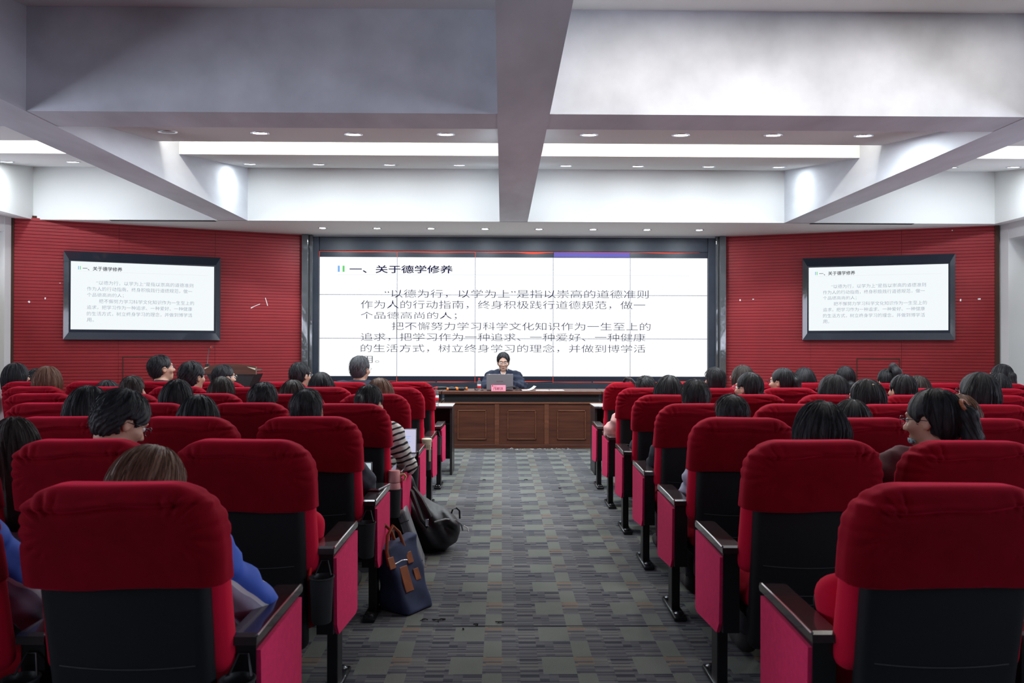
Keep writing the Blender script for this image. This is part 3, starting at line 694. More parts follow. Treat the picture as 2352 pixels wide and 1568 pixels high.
side_screen(mwL, ((147, 579), (505.5, 591), (505.5, 780.5), (147, 780)), ((163, 602), (491, 611), (491, 758), (163, 757.5)), 'wall screen in a glossy black frame above the lectern, showing the slide')
side_screen(mwR, ((1843, 595), (2191.5, 583), (2191.5, 781), (1843, 780.5)), ((1857.5, 615.5), (2177, 606), (2177, 758), (1857.5, 759.5)), 'wall screen in a glossy black frame on the curtain side, showing the slide')

# ================================================================== CHAIRS
# chair local frame: origin on the floor, +y towards the stage, y=.25 = front tip of the arm rests
def lean(z): return -.165 - (z - .42) * .19      # y of the middle of the backrest at height z
def backrest_field(hw, r_c, z0, z1, th, rad, step, ydy=0, taper=0.0, bulge=0.0, wr=None, hem=None):
    xs = np.arange(-hw - .03, hw + .031, step); zs = np.arange(z0 - .03, z1 + .031, step)
    ys = np.arange(lean(z1) - th - .04 + ydy, lean(z0) + th + .04 + ydy, step)
    X, Y, Z = xs[:, None, None], ys[None, :, None], zs[None, None, :]
    zc, zh = (z0 + z1) / 2, (z1 - z0) / 2
    w = hw - taper * (z1 - Z) / (z1 - z0)
    # round only the upper corners strongly
    rc = np.where(Z > zc, r_c, min(r_c, .04))
    qx = abs(X) - w + rc; qz = abs(Z - zc) - zh + rc
    d2 = np.sqrt(np.maximum(qx, 0) ** 2 + np.maximum(qz, 0) ** 2) + np.minimum(np.maximum(qx, qz), 0) - rc
    yy = Y - (lean(Z) + ydy) - bulge * (1 - (X / hw) ** 2)
    d1 = abs(yy) - th / 2
    a, b = d2 + rad, d1 + rad
    d = np.minimum(np.maximum(a, b), 0) + np.sqrt(np.maximum(a, 0) ** 2 + np.maximum(b, 0) ** 2) - rad
    d = d + 0 * X
    if wr is not None: d = d + wr(X, Y, Z, yy)
    if hem is not None: d = np.maximum(d, hem(X, Y, Z) - Z)
    s = SDF(xs, ys, zs); s.v = d.astype(np.float32); return s.mesh()
def wrinkles(seed):
    R_ = np.random.default_rng(seed); p = R_.uniform(0, 6, 12); amp = R_.uniform(.7, 1.25); tw = R_.uniform(-.03, .03)
    def f(X, Y, Z, yy):
        top = 1.012
        back = np.clip((.03 - yy) / .05, 0, 1)
        zl = top - .060 + .007 * np.sin(X * 9 + p[0]) + tw * X + .003 * np.sin(X * 33 + p[1])
        fold = .017 * np.exp(-((Z - zl) / .0065) ** 2) * (.45 + .55 * np.sin(X * 7 + p[2]) ** 2) * np.clip((.20 - abs(X)) / .05, 0, 1)
        zl2 = top - .034 + .012 * np.sin(X * 12 + p[3]) - tw * X * 1.5
        fold2 = .011 * np.exp(-((Z - zl2) / .0055) ** 2) * np.clip(np.sin(X * 8 + p[4]) + .1, 0, 1)
        ridge = -.009 * np.exp(-((Z - zl - .013) / .009) ** 2) * back
        ax = abs(X); cxr = .135; dx = ax - cxr; dz = Z - (top - .12); ang = np.arctan2(dz, dx); rr = np.sqrt(dx ** 2 + dz ** 2)
        side = np.where(X > 0, p[5], p[6])
        puck = .0075 * np.clip(np.sin(ang * 17 + side + 20 * rr), -.2, 1) * np.clip((rr - .035) / .04, 0, 1) * np.clip((.125 - rr) / .03, .15, 1) * np.clip(dx / .02 + 1, 0, 1) * np.clip(dz / .05 + 1.4, 0, 1)
        broad = .0035 * np.sin(Z * 17 + p[9] + 3 * X) + .002 * np.sin(X * 11 + p[10]) + .0025 * np.sin(Z * 42 + X * 14 * np.sin(p[7]) + p[8]) * back
        sil = np.clip((top - .006 - Z) / .02, .15, 1)
        return amp * ((fold + fold2) * back * sil + ridge + puck * sil) + broad * .55
    return f
COVERS = [backrest_field(.247 + .003 * math.sin(i), .125, .70, 1.012, .145, .055, .0065, ydy=-.014, taper=-.006, bulge=-.010, wr=wrinkles(i + 3), hem=lambda X, Y, Z, q=i: .757 + .004 * np.sin(X * 14 + q) + .05 * 0 * Y) for i in range(4)]
CUSH = backrest_field(.232, .11, .50, .99, .105, .045, .011, ydy=.018, taper=-.008)
SHELL = backrest_field(.213, .06, .21, .95, .055, .026, .011, ydy=-.036, taper=.010, bulge=-.010)
# seat: pad + shell, in its own hinge frame (hinge at origin, front towards +y)
def seat_mesh():
    s = SDF(np.arange(-.26, .261, .011), np.arange(-.12, .41, .011), np.arange(-.12, .1, .011))
    s.add(P_box((0, .14, .015), (.212, .22, .048), .045), .02); s.add(P_ell((0, .30, .02), (.20, .09, .058)), .05); return s.mesh()
def seat_pan_mesh():
    s = SDF(np.arange(-.25, .251, .013), np.arange(-.12, .41, .013), np.arange(-.13, .05, .013))
    s.add(P_box((0, .12, -.045), (.205, .20, .030), .028), .02); return s.mesh()
SEAT, SPAN = seat_mesh(), seat_pan_mesh()
def stand_meshes():
    # box of the arm (y,z profile), pad, post, foot, cup
    box = MB().prism([(-.17, .27), (.235, .222), (.235, .572), (-.17, .572)], -.031, .031).mesh()
    rib = MB()
    pad = MB(); prof = [(-.185, .573), (.265, .573), (.272, .584), (.262, .597), (.235, .603), (-.165, .599), (-.183, .594)]
    pad.prism(prof, -.037, .037); padm = pad.mesh()
    edge = lambda sx: MB().tube([(sx * .036, -.178, .5965), (sx * .036, -.05, .6008), (sx * .036, .10, .6025), (sx * .036, .235, .6025), (sx * .034, .262, .597), (sx * .030, .270, .586)], .0042, 6).mesh()
    post = MB().bbox(-.021, .021, -.045, .045, .02, .27, .004).mesh()
    foot = MB().bbox(-.032, .032, -.17, .17, 0, .022, .008).lathe([(.026, .02), (.024, .03), (.015, .036), (.001, .038)], 16, (0, -.125, 0)).lathe([(.026, .02), (.024, .03), (.015, .036), (.001, .038)], 16, (0, .125, 0)).mesh()
    panel = lambda sx: MB().prism([(-.155, .30), (-.168, .555), (.235, .566), (.235, .232), (.20, .225), (-.12, .255)], sx * .031, sx * .043).mesh()
    cup = MB().lathe([(.033, .0), (.036, .004), (.043, .155), (.045, .162), (.047, .164), (.047, .168), (.043, .168), (.040, .155), (.034, .010), (.001, .008)], 24, (0, -.222, .335)).tube([(-.030, -.20, .50), (-.012, -.175, .548), (.012, -.175, .548), (.030, -.20, .50)], .003, 6).mesh()
    return dict(box=box, pad=padm, el=edge(-1), er=edge(1), post=post, foot=foot, pl=panel(-1), pr=panel(1), cup=cup)
SM = stand_meshes()
grooves = MB()
for z, w_ in ((.548, .17), (.44, .165), (.405, .16), (.33, .15)):
    pts = [(w_ * t, lean(z) - .036 - .028 - .010 * (1 - (w_ * t / .213) ** 2), z - .008 * (1 - t * t)) for t in np.linspace(-1, 1, 13)]
    grooves.tube(pts, .0022, 5)
GROOVE = grooves.mesh()
LEVER = MB().bbox(-.20, .20, -.05, .05, -.015, .015, .005).mesh()
ROT_BLOCK = -.0135
ROWN = ['nearest row', 'second-nearest row', 'third-nearest row', 'fourth-nearest row', 'third row from front', 'second row from front', 'front row']
SEATN = ['aisle seat', 'second seat from aisle', 'third seat from aisle', 'fourth seat from aisle', 'fifth seat from aisle', 'sixth seat from aisle', 'seventh seat from aisle', 'eighth seat from aisle', 'ninth seat from aisle']
def row_y(k): return 2.513 + .8985 * k            # front tip of arms
def seat_x(side, j, k):
    return (-.930 - .578 * j + .0125 * .8985 * k) if side < 0 else (1.118 + .578 * j + .0145 * .8985 * k)
def make_stand(ch, x, outer, cup):
    st = link('arm_stand', SM['box'], ch, M['stand'], loc=(x, 0, 0))
    link('arm_pad', SM['pad'], st, M['pad']); link('pad_glare_line', SM['er' if outer >= 0 else 'el'], st, M['chrome'])  # chrome line along the pad edge stands in for its glare
    link('post', SM['post'], st, M['stand']); link('foot_plate', SM['foot'], st, M['foot'])
    if outer: 
        p = link('side_panel', SM['pr' if outer > 0 else 'pl'], st, M['side_panel'])
    if cup: link('cup_holder', SM['cup'], st, M['cup'])
    return st
def make_chair(side, k, j, occupied):
    x = seat_x(side, j, k); y = row_y(k) - .25
    t = empty('auditorium_chair', (x, y, 0), ROT_BLOCK, f"red-covered chair, {'left' if side < 0 else 'right'} block, {ROWN[k]}, {SEATN[j]}, {'occupied' if occupied else 'empty'}", 'chair', ('left' if side < 0 else 'right') + ' block auditorium chairs')
    link('back_cover', COVERS[(k * 3 + j * 5 + (side > 0)) % 4], t, M['cover']); link('backrest', CUSH, t, M['cushion'])
    sh = link('back_shell', SHELL, t, M['shell']); link('shell_rib', GROOVE, sh, M['cup'])
    if occupied: s_ = link('seat', SEAT, t, M['cushion'], loc=(0, -.085, .385)); 
    else: s_ = link('seat', SEAT, t, M['cushion'], loc=(0, -.055, .335), rot=(math.radians(76), 0, 0))
    link('seat_pan', SPAN, s_, M['shell'])
    cup = side < 0
    a = -side  # direction of the aisle in x: left block -> +1
    if j == 0: make_stand(t, a * .262, a, cup)
    make_stand(t, -a * (.291 if j else .289), 0, cup)
    return t

# ================================================================== PEOPLE
def Rz(a): return np.array([[math.cos(a), -math.sin(a), 0], [math.sin(a), math.cos(a), 0], [0, 0, 1]])
def Rx(a): return np.array([[1, 0, 0], [0, math.cos(a), -math.sin(a)], [0, math.sin(a), math.cos(a)]])
def Ry(a): return np.array([[math.cos(a), 0, math.sin(a)], [0, 1, 0], [-math.sin(a), 0, math.cos(a)]])
def head_frame(yaw, pitch, slump, roll=0):
    hc = np.array((0, .035, 1.07)) if not slump else np.array((0, .20, .975))
    return hc, Rz(-math.radians(yaw)) @ Rx(-math.radians(pitch)) @ Ry(math.radians(roll))     # yaw>0 turns to the right (+x)
def hp(hc, R, p): return hc + R @ np.array(p, float)
ARMS = {   # shoulder, elbow, wrist, per side (s=-1 left, +1 right)
    'lap': ((.165, -.03, .885), (.225, .06, .64), (.105, .30, .585)),
    'out': ((.168, -.01, .885), (.272, .10, .655), (.14, .33, .64)),
    'wide': ((.170, -.01, .885), (.30, .10, .665), (.15, .33, .64)),
    'in': ((.160, -.03, .885), (.19, .08, .64), (.09, .31, .60)),
    'desk': ((.165, .0, .868), (.262, .20, .735), (.10, .42, .775)),
}
def arm_joints(pose, s, slump):
    a = [np.array((q[0] * s, q[1], q[2])) for q in ARMS[pose]]
    if slump: a[0] = a[0] + np.array((0, .13, -.075)); a[1] = a[1] + np.array((0, .10, -.01))
    return a
def torso_pts(slump):
    return ((0, -.045, .50), (0, -.03, .66), (0, -.01, .82)) if not slump else ((0, -.045, .50), (0, .02, .645), (0, .10, .765))
def add_torso(S, slump, off, arms, k=.05):
    t = torso_pts(slump)
    S.add(P_ell(t[0], (.165, .098, .105)), .04, off); S.add(P_ell(t[1], (.135, .095, .14)), k, off); S.add(P_ell(t[2], (.160, .105, .135)), k, off)
    for s, pose in ((-1, arms[0]), (1, arms[1])):
        a = arm_joints(pose, s, slump)
        S.add(P_cap(np.array(t[2]) + (0, 0, .055), a[0], .065, .056), .04, off)
        S.add(P_cap(a[0], a[1], .052, .041), .03, off); S.add(P_cap(a[1], a[2], .042, .027), .02, off)
def add_legs(S, off):
    for s in (-1, 1):
        S.add(P_cap((.08 * s, -.02, .50), (.105 * s, .38, .50), .082, .058), .03, off)
        S.add(P_cap((.105 * s, .38, .50), (.11 * s, .36, .30), .056, .050), .02, off); S.add(P_cap((.11 * s, .36, .30), (.11 * s, .345, .085), .050, .034), .02, off)
def add_hand(S, el, wr, s):
    d = wr - el; d = d / np.linalg.norm(d); side = np.array((0, 0, 1.0)); lat = np.cross(side, d); lat /= np.linalg.norm(lat); up = np.cross(d, lat)
    pc = wr + d * .045 - up * .002
    S.add(P_ell(pc, (.040, .048, .018), np.stack([lat, d, up], 1)), .012)
    for i, (o, ln) in enumerate(((-.028, .058), (-.010, .068), (.009, .064), (.027, .050))):
        b = pc + d * .035 + lat * o; m1 = b + d * ln * .5 - up * .004; m2 = m1 + d * ln * .42 - up * .018
        S.add(P_cap(b, m1, .0092, .0085), .004); S.add(P_cap(m1, m2, .0085, .0072), .004)
    tl = -lat * s * (1 if True else -1)
    # thumb leaves the inner side of the palm near its base
    inner = lat if (lat[0] * -s) > 0 else -lat
    b = wr + d * .018 + inner * .026; m1 = b + d * .026 + inner * .022 - up * .006; m2 = m1 + d * .028 + inner * .004 - up * .006
    S.add(P_cap(b, m1, .0125, .0105), .008); S.add(P_cap(m1, m2, .0105, .008), .005)
def body_mesh(yaw, pitch, slump, arms, fine=.0085, roll=0):
    hc, R = head_frame(yaw, pitch, slump, roll)
    xs = axis((-.46, -.20, .02), (-.20, .20, fine * 1.05), (.20, .46, .02))
    ys = axis((-.20, -.12, .02), (-.12, .34, .0098), (.34, .48, .0105), (.48, .62, .02)) if True else None
    zs = axis((.0, .08, .012), (.08, .50, .024), (.50, .66, .012), (.66, hc[2] - .17, .018), (hc[2] - .17, hc[2] + .15, fine))
    S = SDF(xs, ys, zs)
    add_torso(S, slump, 0, arms); add_legs(S, 0)
    for s in (-1, 1):
        S.add(P_ell((.112 * s, .42, .035), (.038, .115, .035)), .03)
        a = arm_joints(arms[0] if s < 0 else arms[1], s, slump); add_hand(S, a[1], a[2], s)
    t = torso_pts(slump); nb = np.array(t[2]) + (0, .0 if not slump else .03, .10)
    S.add(P_cap(nb, hp(hc, R, (0, -.025, -.075)), .060, .050), .03)
    E = lambda p, r, k, mode='u', off=0: S.add(P_ell(hp(hc, R, p), r, R), k, off, mode)
    E((0, -.012, .028), (.074, .094, .088), .03); E((0, .022, -.035), (.060, .066, .078), .035); E((0, .055, -.088), (.026, .026, .022), .03)
    S.add(P_cap(hp(hc, R, (0, .083, .012)), hp(hc, R, (0, .106, -.026)), .007, .0125), .014)
    E((.012, .094, -.030), (.009, .010, .007), .008); E((-.012, .094, -.030), (.009, .010, .007), .008)
    for s in (-1, 1):
        E((s * .031, .094, .010), (.017, .013, .011), .014, 's'); E((s * .044, .062, -.022), (.022, .022, .018), .025)
        E((s * .0765, -.006, -.006), (.010, .021, .031), .008); E((s * .0855, .000, -.004), (.006, .011, .018), .006, 's')
    E((0, .080, .032), (.052, .014, .010), .02)
    E((0, .0855, -.058), (.022, .008, .0045), .006); E((0, .0845, -.067), (.019, .008, .005), .006)
    return S.mesh()
def folds(S, amp=.004, seed=0):
    X, Y, Z = S.grid()
    S.v = (S.v + amp * (np.sin(Z * 70 + X * 30 + seed) * np.sin(X * 45 + Y * 30 + seed) + .7 * np.sin(Z * 38 - Y * 40 + seed * 2))).astype(np.float32)
def top_mesh(slump, arms, puffy=0.0, seed=0):
    S = SDF(axis((-.46, .46, .0135)), axis((-.24, .46, .0135)), axis((.40, 1.08, .0135)))
    off = .012 + puffy; add_torso(S, slump, off, arms, .05)
    t = np.array(torso_pts(slump)[2])
    S.add(P_box((0, -.035, .50), (.172, .098, .10), .06), .04, off * .5)
    # cut cuffs at the wrists, open neckline
    folds(S, .0035 + puffy * .3, seed)
    for s in (-1, 1):
        a = arm_joints(arms[0] if s < 0 else arms[1], s, slump); d = a[2] - a[1]; d = d / np.linalg.norm(d)
        S.add(P_ell(a[2] + d * .03, (.055, .055, .055)), .004, 0, 's')
    S.add(P_ell(t + (0, .03, .155), (.050, .055, .085)), .01, 0, 's')
    if arms[0] == 'desk': S.add(P_ell(t + (0, .085, .085), (.038, .07, .10)), .006, 0, 's')
    # collar ring
    if arms[0] == 'desk': return S.mesh()
    nb = t + (0, .012 if not slump else .045, .118)
    f = lambda X, Y, Z: np.sqrt((np.sqrt((X - nb[0]) ** 2 + ((Y - nb[1]) * 1.0) ** 2) - .066) ** 2 + ((Z - nb[2]) * .75 + (Y - nb[1]) * .25) ** 2) - .013
    S.add((f, nb - .1, nb + .1), .012)
    return S.mesh()
def legs_mesh(seed=0):
    S = SDF(axis((-.24, .24, .014)), axis((-.22, .50, .014)), axis((.05, .64, .014)))
    S.add(P_ell((0, -.035, .50), (.165, .098, .105)), .04, .012); add_legs(S, .013); folds(S, .003, seed)
    X, Y, Z = S.grid(); S.v = np.maximum(S.v, (.09 - Z)).astype(np.float32); return S.mesh()
def shoe_mesh(s):
    S = SDF(axis((.05, .18, .008)) if s > 0 else axis((-.18, -.05, .008)), axis((.26, .58, .008)), axis((-.02, .14, .008)))
    S.add(P_ell((.112 * s, .44, .040), (.048, .125, .045)), .02); S.add(P_cap((.111 * s, .345, .05), (.111 * s, .35, .09), .045, .042), .03)
    X, Y, Z = S.grid(); S.v = np.maximum(S.v, (.004 - Z)).astype(np.float32); return S.mesh()
# --- hair (in the head frame, origin at head centre, facing +y)
def add_strands(me, S, style, rg):
    # loose strands lying on the hair surface, from the crown outward
    V = S.v; ax = (S.x, S.y, S.z)
    def samp(P):
        ij = []; fr = []
        for c in range(3):
            g = ax[c]; t = np.clip((P[:, c] - g[0]) / (g[1] - g[0]), 0, len(g) - 1.001); i0 = t.astype(int); ij.append(i0); fr.append(t - i0)
        out = 0
        for a in (0, 1):
            for b in (0, 1):
                for c in (0, 1): out = out + V[ij[0] + a, ij[1] + b, ij[2] + c] * (fr[0] if a else 1 - fr[0]) * (fr[1] if b else 1 - fr[1]) * (fr[2] if c else 1 - fr[2])
        return out
    short = style in ('short', 'spiky', 'crop', 'parted'); n = 420; seg = 7
    az = rg.uniform(-PI, PI, n); L_ = rg.uniform(.05, .10, n) if short else rg.uniform(.10, .22, n)
    th = rg.uniform(.05, 1.9, n); c0 = np.array((0, -.016, .032)); r0 = np.array((.10, .118, .115))
    P = c0 + r0 * np.stack([np.sin(th) * np.sin(az), -np.sin(th) * np.cos(az), np.cos(th)], 1)
    lift = rg.uniform(.0005, .0028 if not short else .005, n); curl = rg.normal(0, .25 if short else .10, n)
    rows = []; e = .004
    for k in range(seg + 1):
        for _ in range(3):
            d = samp(P); G = np.stack([samp(P + np.eye(3)[c] * e) - samp(P - np.eye(3)[c] * e) for c in range(3)], 1); G /= np.linalg.norm(G, axis=1)[:, None] + 1e-9
            P = P - G * np.clip(d - lift * (1 + (k / seg) ** 2 * (2.2 if short else 1.0)), -.02, .02)[:, None]
        rows.append((P.copy(), G.copy()))
        rad = P - np.array((0, -.03, 0)); rad[:, 2] = 0; rad /= np.linalg.norm(rad, axis=1)[:, None] + 1e-9
        flow = np.array((0, 0, -1.0)) + rad * .45; T = flow - G * (flow * G).sum(1)[:, None]; T /= np.linalg.norm(T, axis=1)[:, None] + 1e-9
        B = np.cross(G, T); T = T + B * curl[:, None]; P = P + T * (L_ / seg)[:, None]
    vs_ = []; fs_ = []; nv = len(me.vertices); ok = np.ones(n, bool)
    P0 = rows[0][0]; Pe = rows[-1][0]
    if short or tail_style(style): ok &= ((Pe[:, 1] + .058) * -.13 + (Pe[:, 2] + .075) * .15 > 0)
    ok &= ~((Pe[:, 1] > .03) & (Pe[:, 2] < .06)) & ~((P0[:, 1] > .05) & (P0[:, 2] < .07)); ok &= ~(short & (abs(Pe[:, 0]) > .06) & (Pe[:, 1] > -.03) & (Pe[:, 2] < .02))
    for i in np.nonzero(ok)[0]:
        w_ = .0008; b0 = len(vs_)
        for k in range(seg + 1):
            p_, g = rows[k][0][i], rows[k][1][i]; t_ = rows[min(k + 1, seg)][0][i] - rows[max(k - 1, 0)][0][i]; s_ = np.cross(t_, g); s_ /= np.linalg.norm(s_) + 1e-9; ww = w_ * (1 - .8 * k / seg)
            vs_ += [p_ - s_ * ww - g * .001, p_ + s_ * ww - g * .001, p_ + g * ww]
        for k in range(seg):
            a = nv + b0 + 3 * k
            for q in range(3): fs_.append((a + q, a + (q + 1) % 3, a + 3 + (q + 1) % 3, a + 3 + q))
    bm = bmesh.new(); bm.from_mesh(me); vv = [bm.verts.new(q) for q in vs_]
    bm.verts.ensure_lookup_table()
    for f in fs_:
        try: bm.faces.new([vv[q - nv] for q in f]).smooth = True
        except ValueError: pass
    bm.to_mesh(me); bm.free()
def tail_style(s): return s in ('pony', 'bun', 'lowbun', 'highpony', 'lowpony')
def hair_mesh(style, seed=0):
    rg = np.random.default_rng(seed); p = rg.uniform(0, 6, 8)
    long_ = style in ('long', 'bob', 'wide'); res = .0068
    zlo = {'short': -.13, 'spiky': -.13, 'crop': -.13, 'bob': -.21, 'wide': -.17, 'long': -.36, 'pony': -.30, 'lowpony': -.34, 'bun': -.15, 'lowbun': -.15, 'highpony': -.14, 'parted': -.15, 'side': -.13}[style]
    S = SDF(axis((-.17, .17, res)), axis((-.24, .135, res)), axis((zlo - .02, .24 if style == 'highpony' else .17, res)))
    X, Y, Z = S.grid()
    vol = {'short': .004, 'spiky': .010, 'crop': .000, 'bob': .010, 'wide': .018, 'long': .008, 'pony': .003, 'lowpony': .004, 'bun': .003, 'lowbun': .003, 'highpony': .003, 'parted': .010, 'side': .004}[style]
    S.add(P_ell((0, -.016, .032), (.083 + vol, .102 + vol, .096 + vol)), .02)
    if style in ('short', 'crop', 'spiky', 'parted', 'side'): S.add(P_ell((0, -.045, -.025), (.072 + vol * .5, .062, .065)), .03)
    if style in ('pony', 'bun', 'lowbun', 'highpony', 'lowpony'): S.add(P_ell((0, -.045, -.02), (.070, .062, .070)), .03)
    if style == 'bob':
        S.add(P_ell((0, -.02, -.03), (.102, .098, .10)), .05); S.add(P_cap((0, -.045, -.04), (0, -.05, -.115), .088, .084), .04)
        S.add(P_cap((.078, .0, .0), (.082, -.005, -.13), .032, .034), .03); S.add(P_cap((-.078, .0, .0), (-.082, -.005, -.13), .032, .034), .03)
    if style == 'wide':
        S.add(P_ell((0, -.025, -.03), (.118, .105, .115)), .05)
    if style == 'long':
        S.add(P_cap((0, -.055, .0), (0, -.095, -.30), .082, .070), .04); S.add(P_cap((.055, -.035, .0), (.075, -.07, -.31), .048, .040), .03); S.add(P_cap((-.055, -.035, .0), (-.075, -.07, -.31), .048, .040), .03)
    # clear the face
    if style == 'side': S.add(P_ell((.006, .088, -.03), (.078, .075, .114)), .008, 0, 's', mg=.12)
    S.add(P_ell((0, .085, -.045), (.068, .075, .108)), .012, 0, 's', mg=.12)
    if style in ('short', 'crop', 'spiky', 'pony', 'bun', 'lowbun', 'highpony', 'lowpony', 'parted', 'side'):
        for s in (-1, 1): S.add(P_ell((s * .082, .004, -.022), (.030, .030, .044)), .010, 0, 's')
        # nape / hairline plane
        n = np.array((0, -.13, .15)) / .1985; d = (Y + .058) * n[1] + (Z + (.082 if style != 'crop' else .07)) * n[2]
        S.v = np.maximum(S.v, -d).astype(np.float32)
    ang = np.arctan2(X, -(Y + .03)); rad = np.sqrt(X ** 2 + (Y + .03) ** 2)
    if style in ('short', 'spiky', 'parted', 'side'):
        a = {'side': .0022, 'short': .0022, 'spiky': .0035, 'parted': .002}[style]
        S.v = (S.v + a * (np.sin(ang * 21 + p[3] + 14 * np.sin(Z * 16 + p[0])) + .7 * np.sin(ang * 9 + p[1] + 22 * Z) * np.sin(Z * 45 + 30 * X + p[2]))).astype(np.float32)
    else:
        S.v = (S.v + .0016 * np.sin(ang * 34 + p[0] + 9 * Z) + .0022 * np.sin(ang * 13 + p[1] - 6 * Z) * np.clip((.09 - Z) / .05, 0, 1)).astype(np.float32)
    if style in ('parted', 'long') or (style == 'wide'):
        S.v = (S.v + .0055 * np.exp(-((X - .012 - .02 * Y) / .006) ** 2) * np.clip((Z - .02) / .05, 0, 1)).astype(np.float32)
    tail = {'pony': [((0, -.112, .050), .020), ((0, -.140, .02), .030), ((.006, -.142, -.07), .036), ((.010, -.13, -.18), .030), ((.012, -.12, -.28), .012)],
            'lowpony': [((0, -.11, -.02), .022), ((0, -.135, -.05), .034), ((.0, -.135, -.14), .034), ((.0, -.13, -.24), .028), ((0, -.12, -.32), .012)],
            'highpony': [((0, -.085, .115), .022), ((.0, -.125, .155), .036), ((.012, -.165, .10), .042), ((.028, -.175, .01), .036), ((.03, -.165, -.09), .014)],
            'bun': [((0, -.11, .045), .024), ((0, -.145, .045), .040)], 'lowbun': [((0, -.10, -.045), .030), ((0, -.130, -.055), .036)]}.get(style)
    if tail:
        for (a, ra), (b, rb) in zip(tail[:-1], tail[1:]): S.add(P_cap(a, b, ra, rb), .014)
    me = S.mesh(); add_strands(me, S, style, rg); return me
_cache = {}
def cached(key, fn):
    if key not in _cache: _cache[key] = fn()
    return _cache[key]
def glasses_mesh(round_=True, th=.0016):
    b = MB()
    for s in (-1, 1):
        b.tube([(s * .032 + .0225 * math.cos(t), .108 - .004 * abs(math.cos(t)) , .008 + (.019 if round_ else .0155) * math.sin(t)) for t in np.linspace(0, 2 * PI, 20, endpoint=False)], th, 6, closed=True)
        b.tube([(s * .0545, .104, .012), (s * .074, .085, .013), (s * .081, .03, .010), (s * .082, -.012, .004), (s * .080, -.026, -.014)], th, 6)
    b.tube([(-.0105, .108, .010), (0, .112, .013), (.0105, .108, .010)], th, 6); return b.mesh()
def lens_mesh():
    b = MB()
    for s in (-1, 1): b.lathe([(.0215, -.0006), (.0215, .0006), (.001, .0006)], 18, (0, 0, 0), Matrix.Translation((s * .032, .1065, .008)) @ Matrix.Rotation(PI / 2, 4, 'X') @ Matrix.Diagonal((1, .85, 1, 1)))
    return b.mesh()
def eye_mesh():
    b = MB()
    prof = [(math.sin(t) * .0115 + .0001, -math.cos(t) * .0115) for t in np.linspace(0, PI, 9)]
    b.lathe(prof, 14); nf = len(b.f); b.lathe([(.0048, .0104), (.0042, .0114), (.0001, .0121)], 12); me = b.mesh(); me.materials.append(None)
    mi = [0] * nf + [1] * (len(b.f) - nf); me.polygons.foreach_set('material_index', mi); return me
HM = lambda hc, R: Matrix(((R[0, 0], R[0, 1], R[0, 2], hc[0]), (R[1, 0], R[1, 1], R[1, 2], hc[1]), (R[2, 0], R[2, 1], R[2, 2], hc[2]), (0, 0, 0, 1)))
SHOE = {}
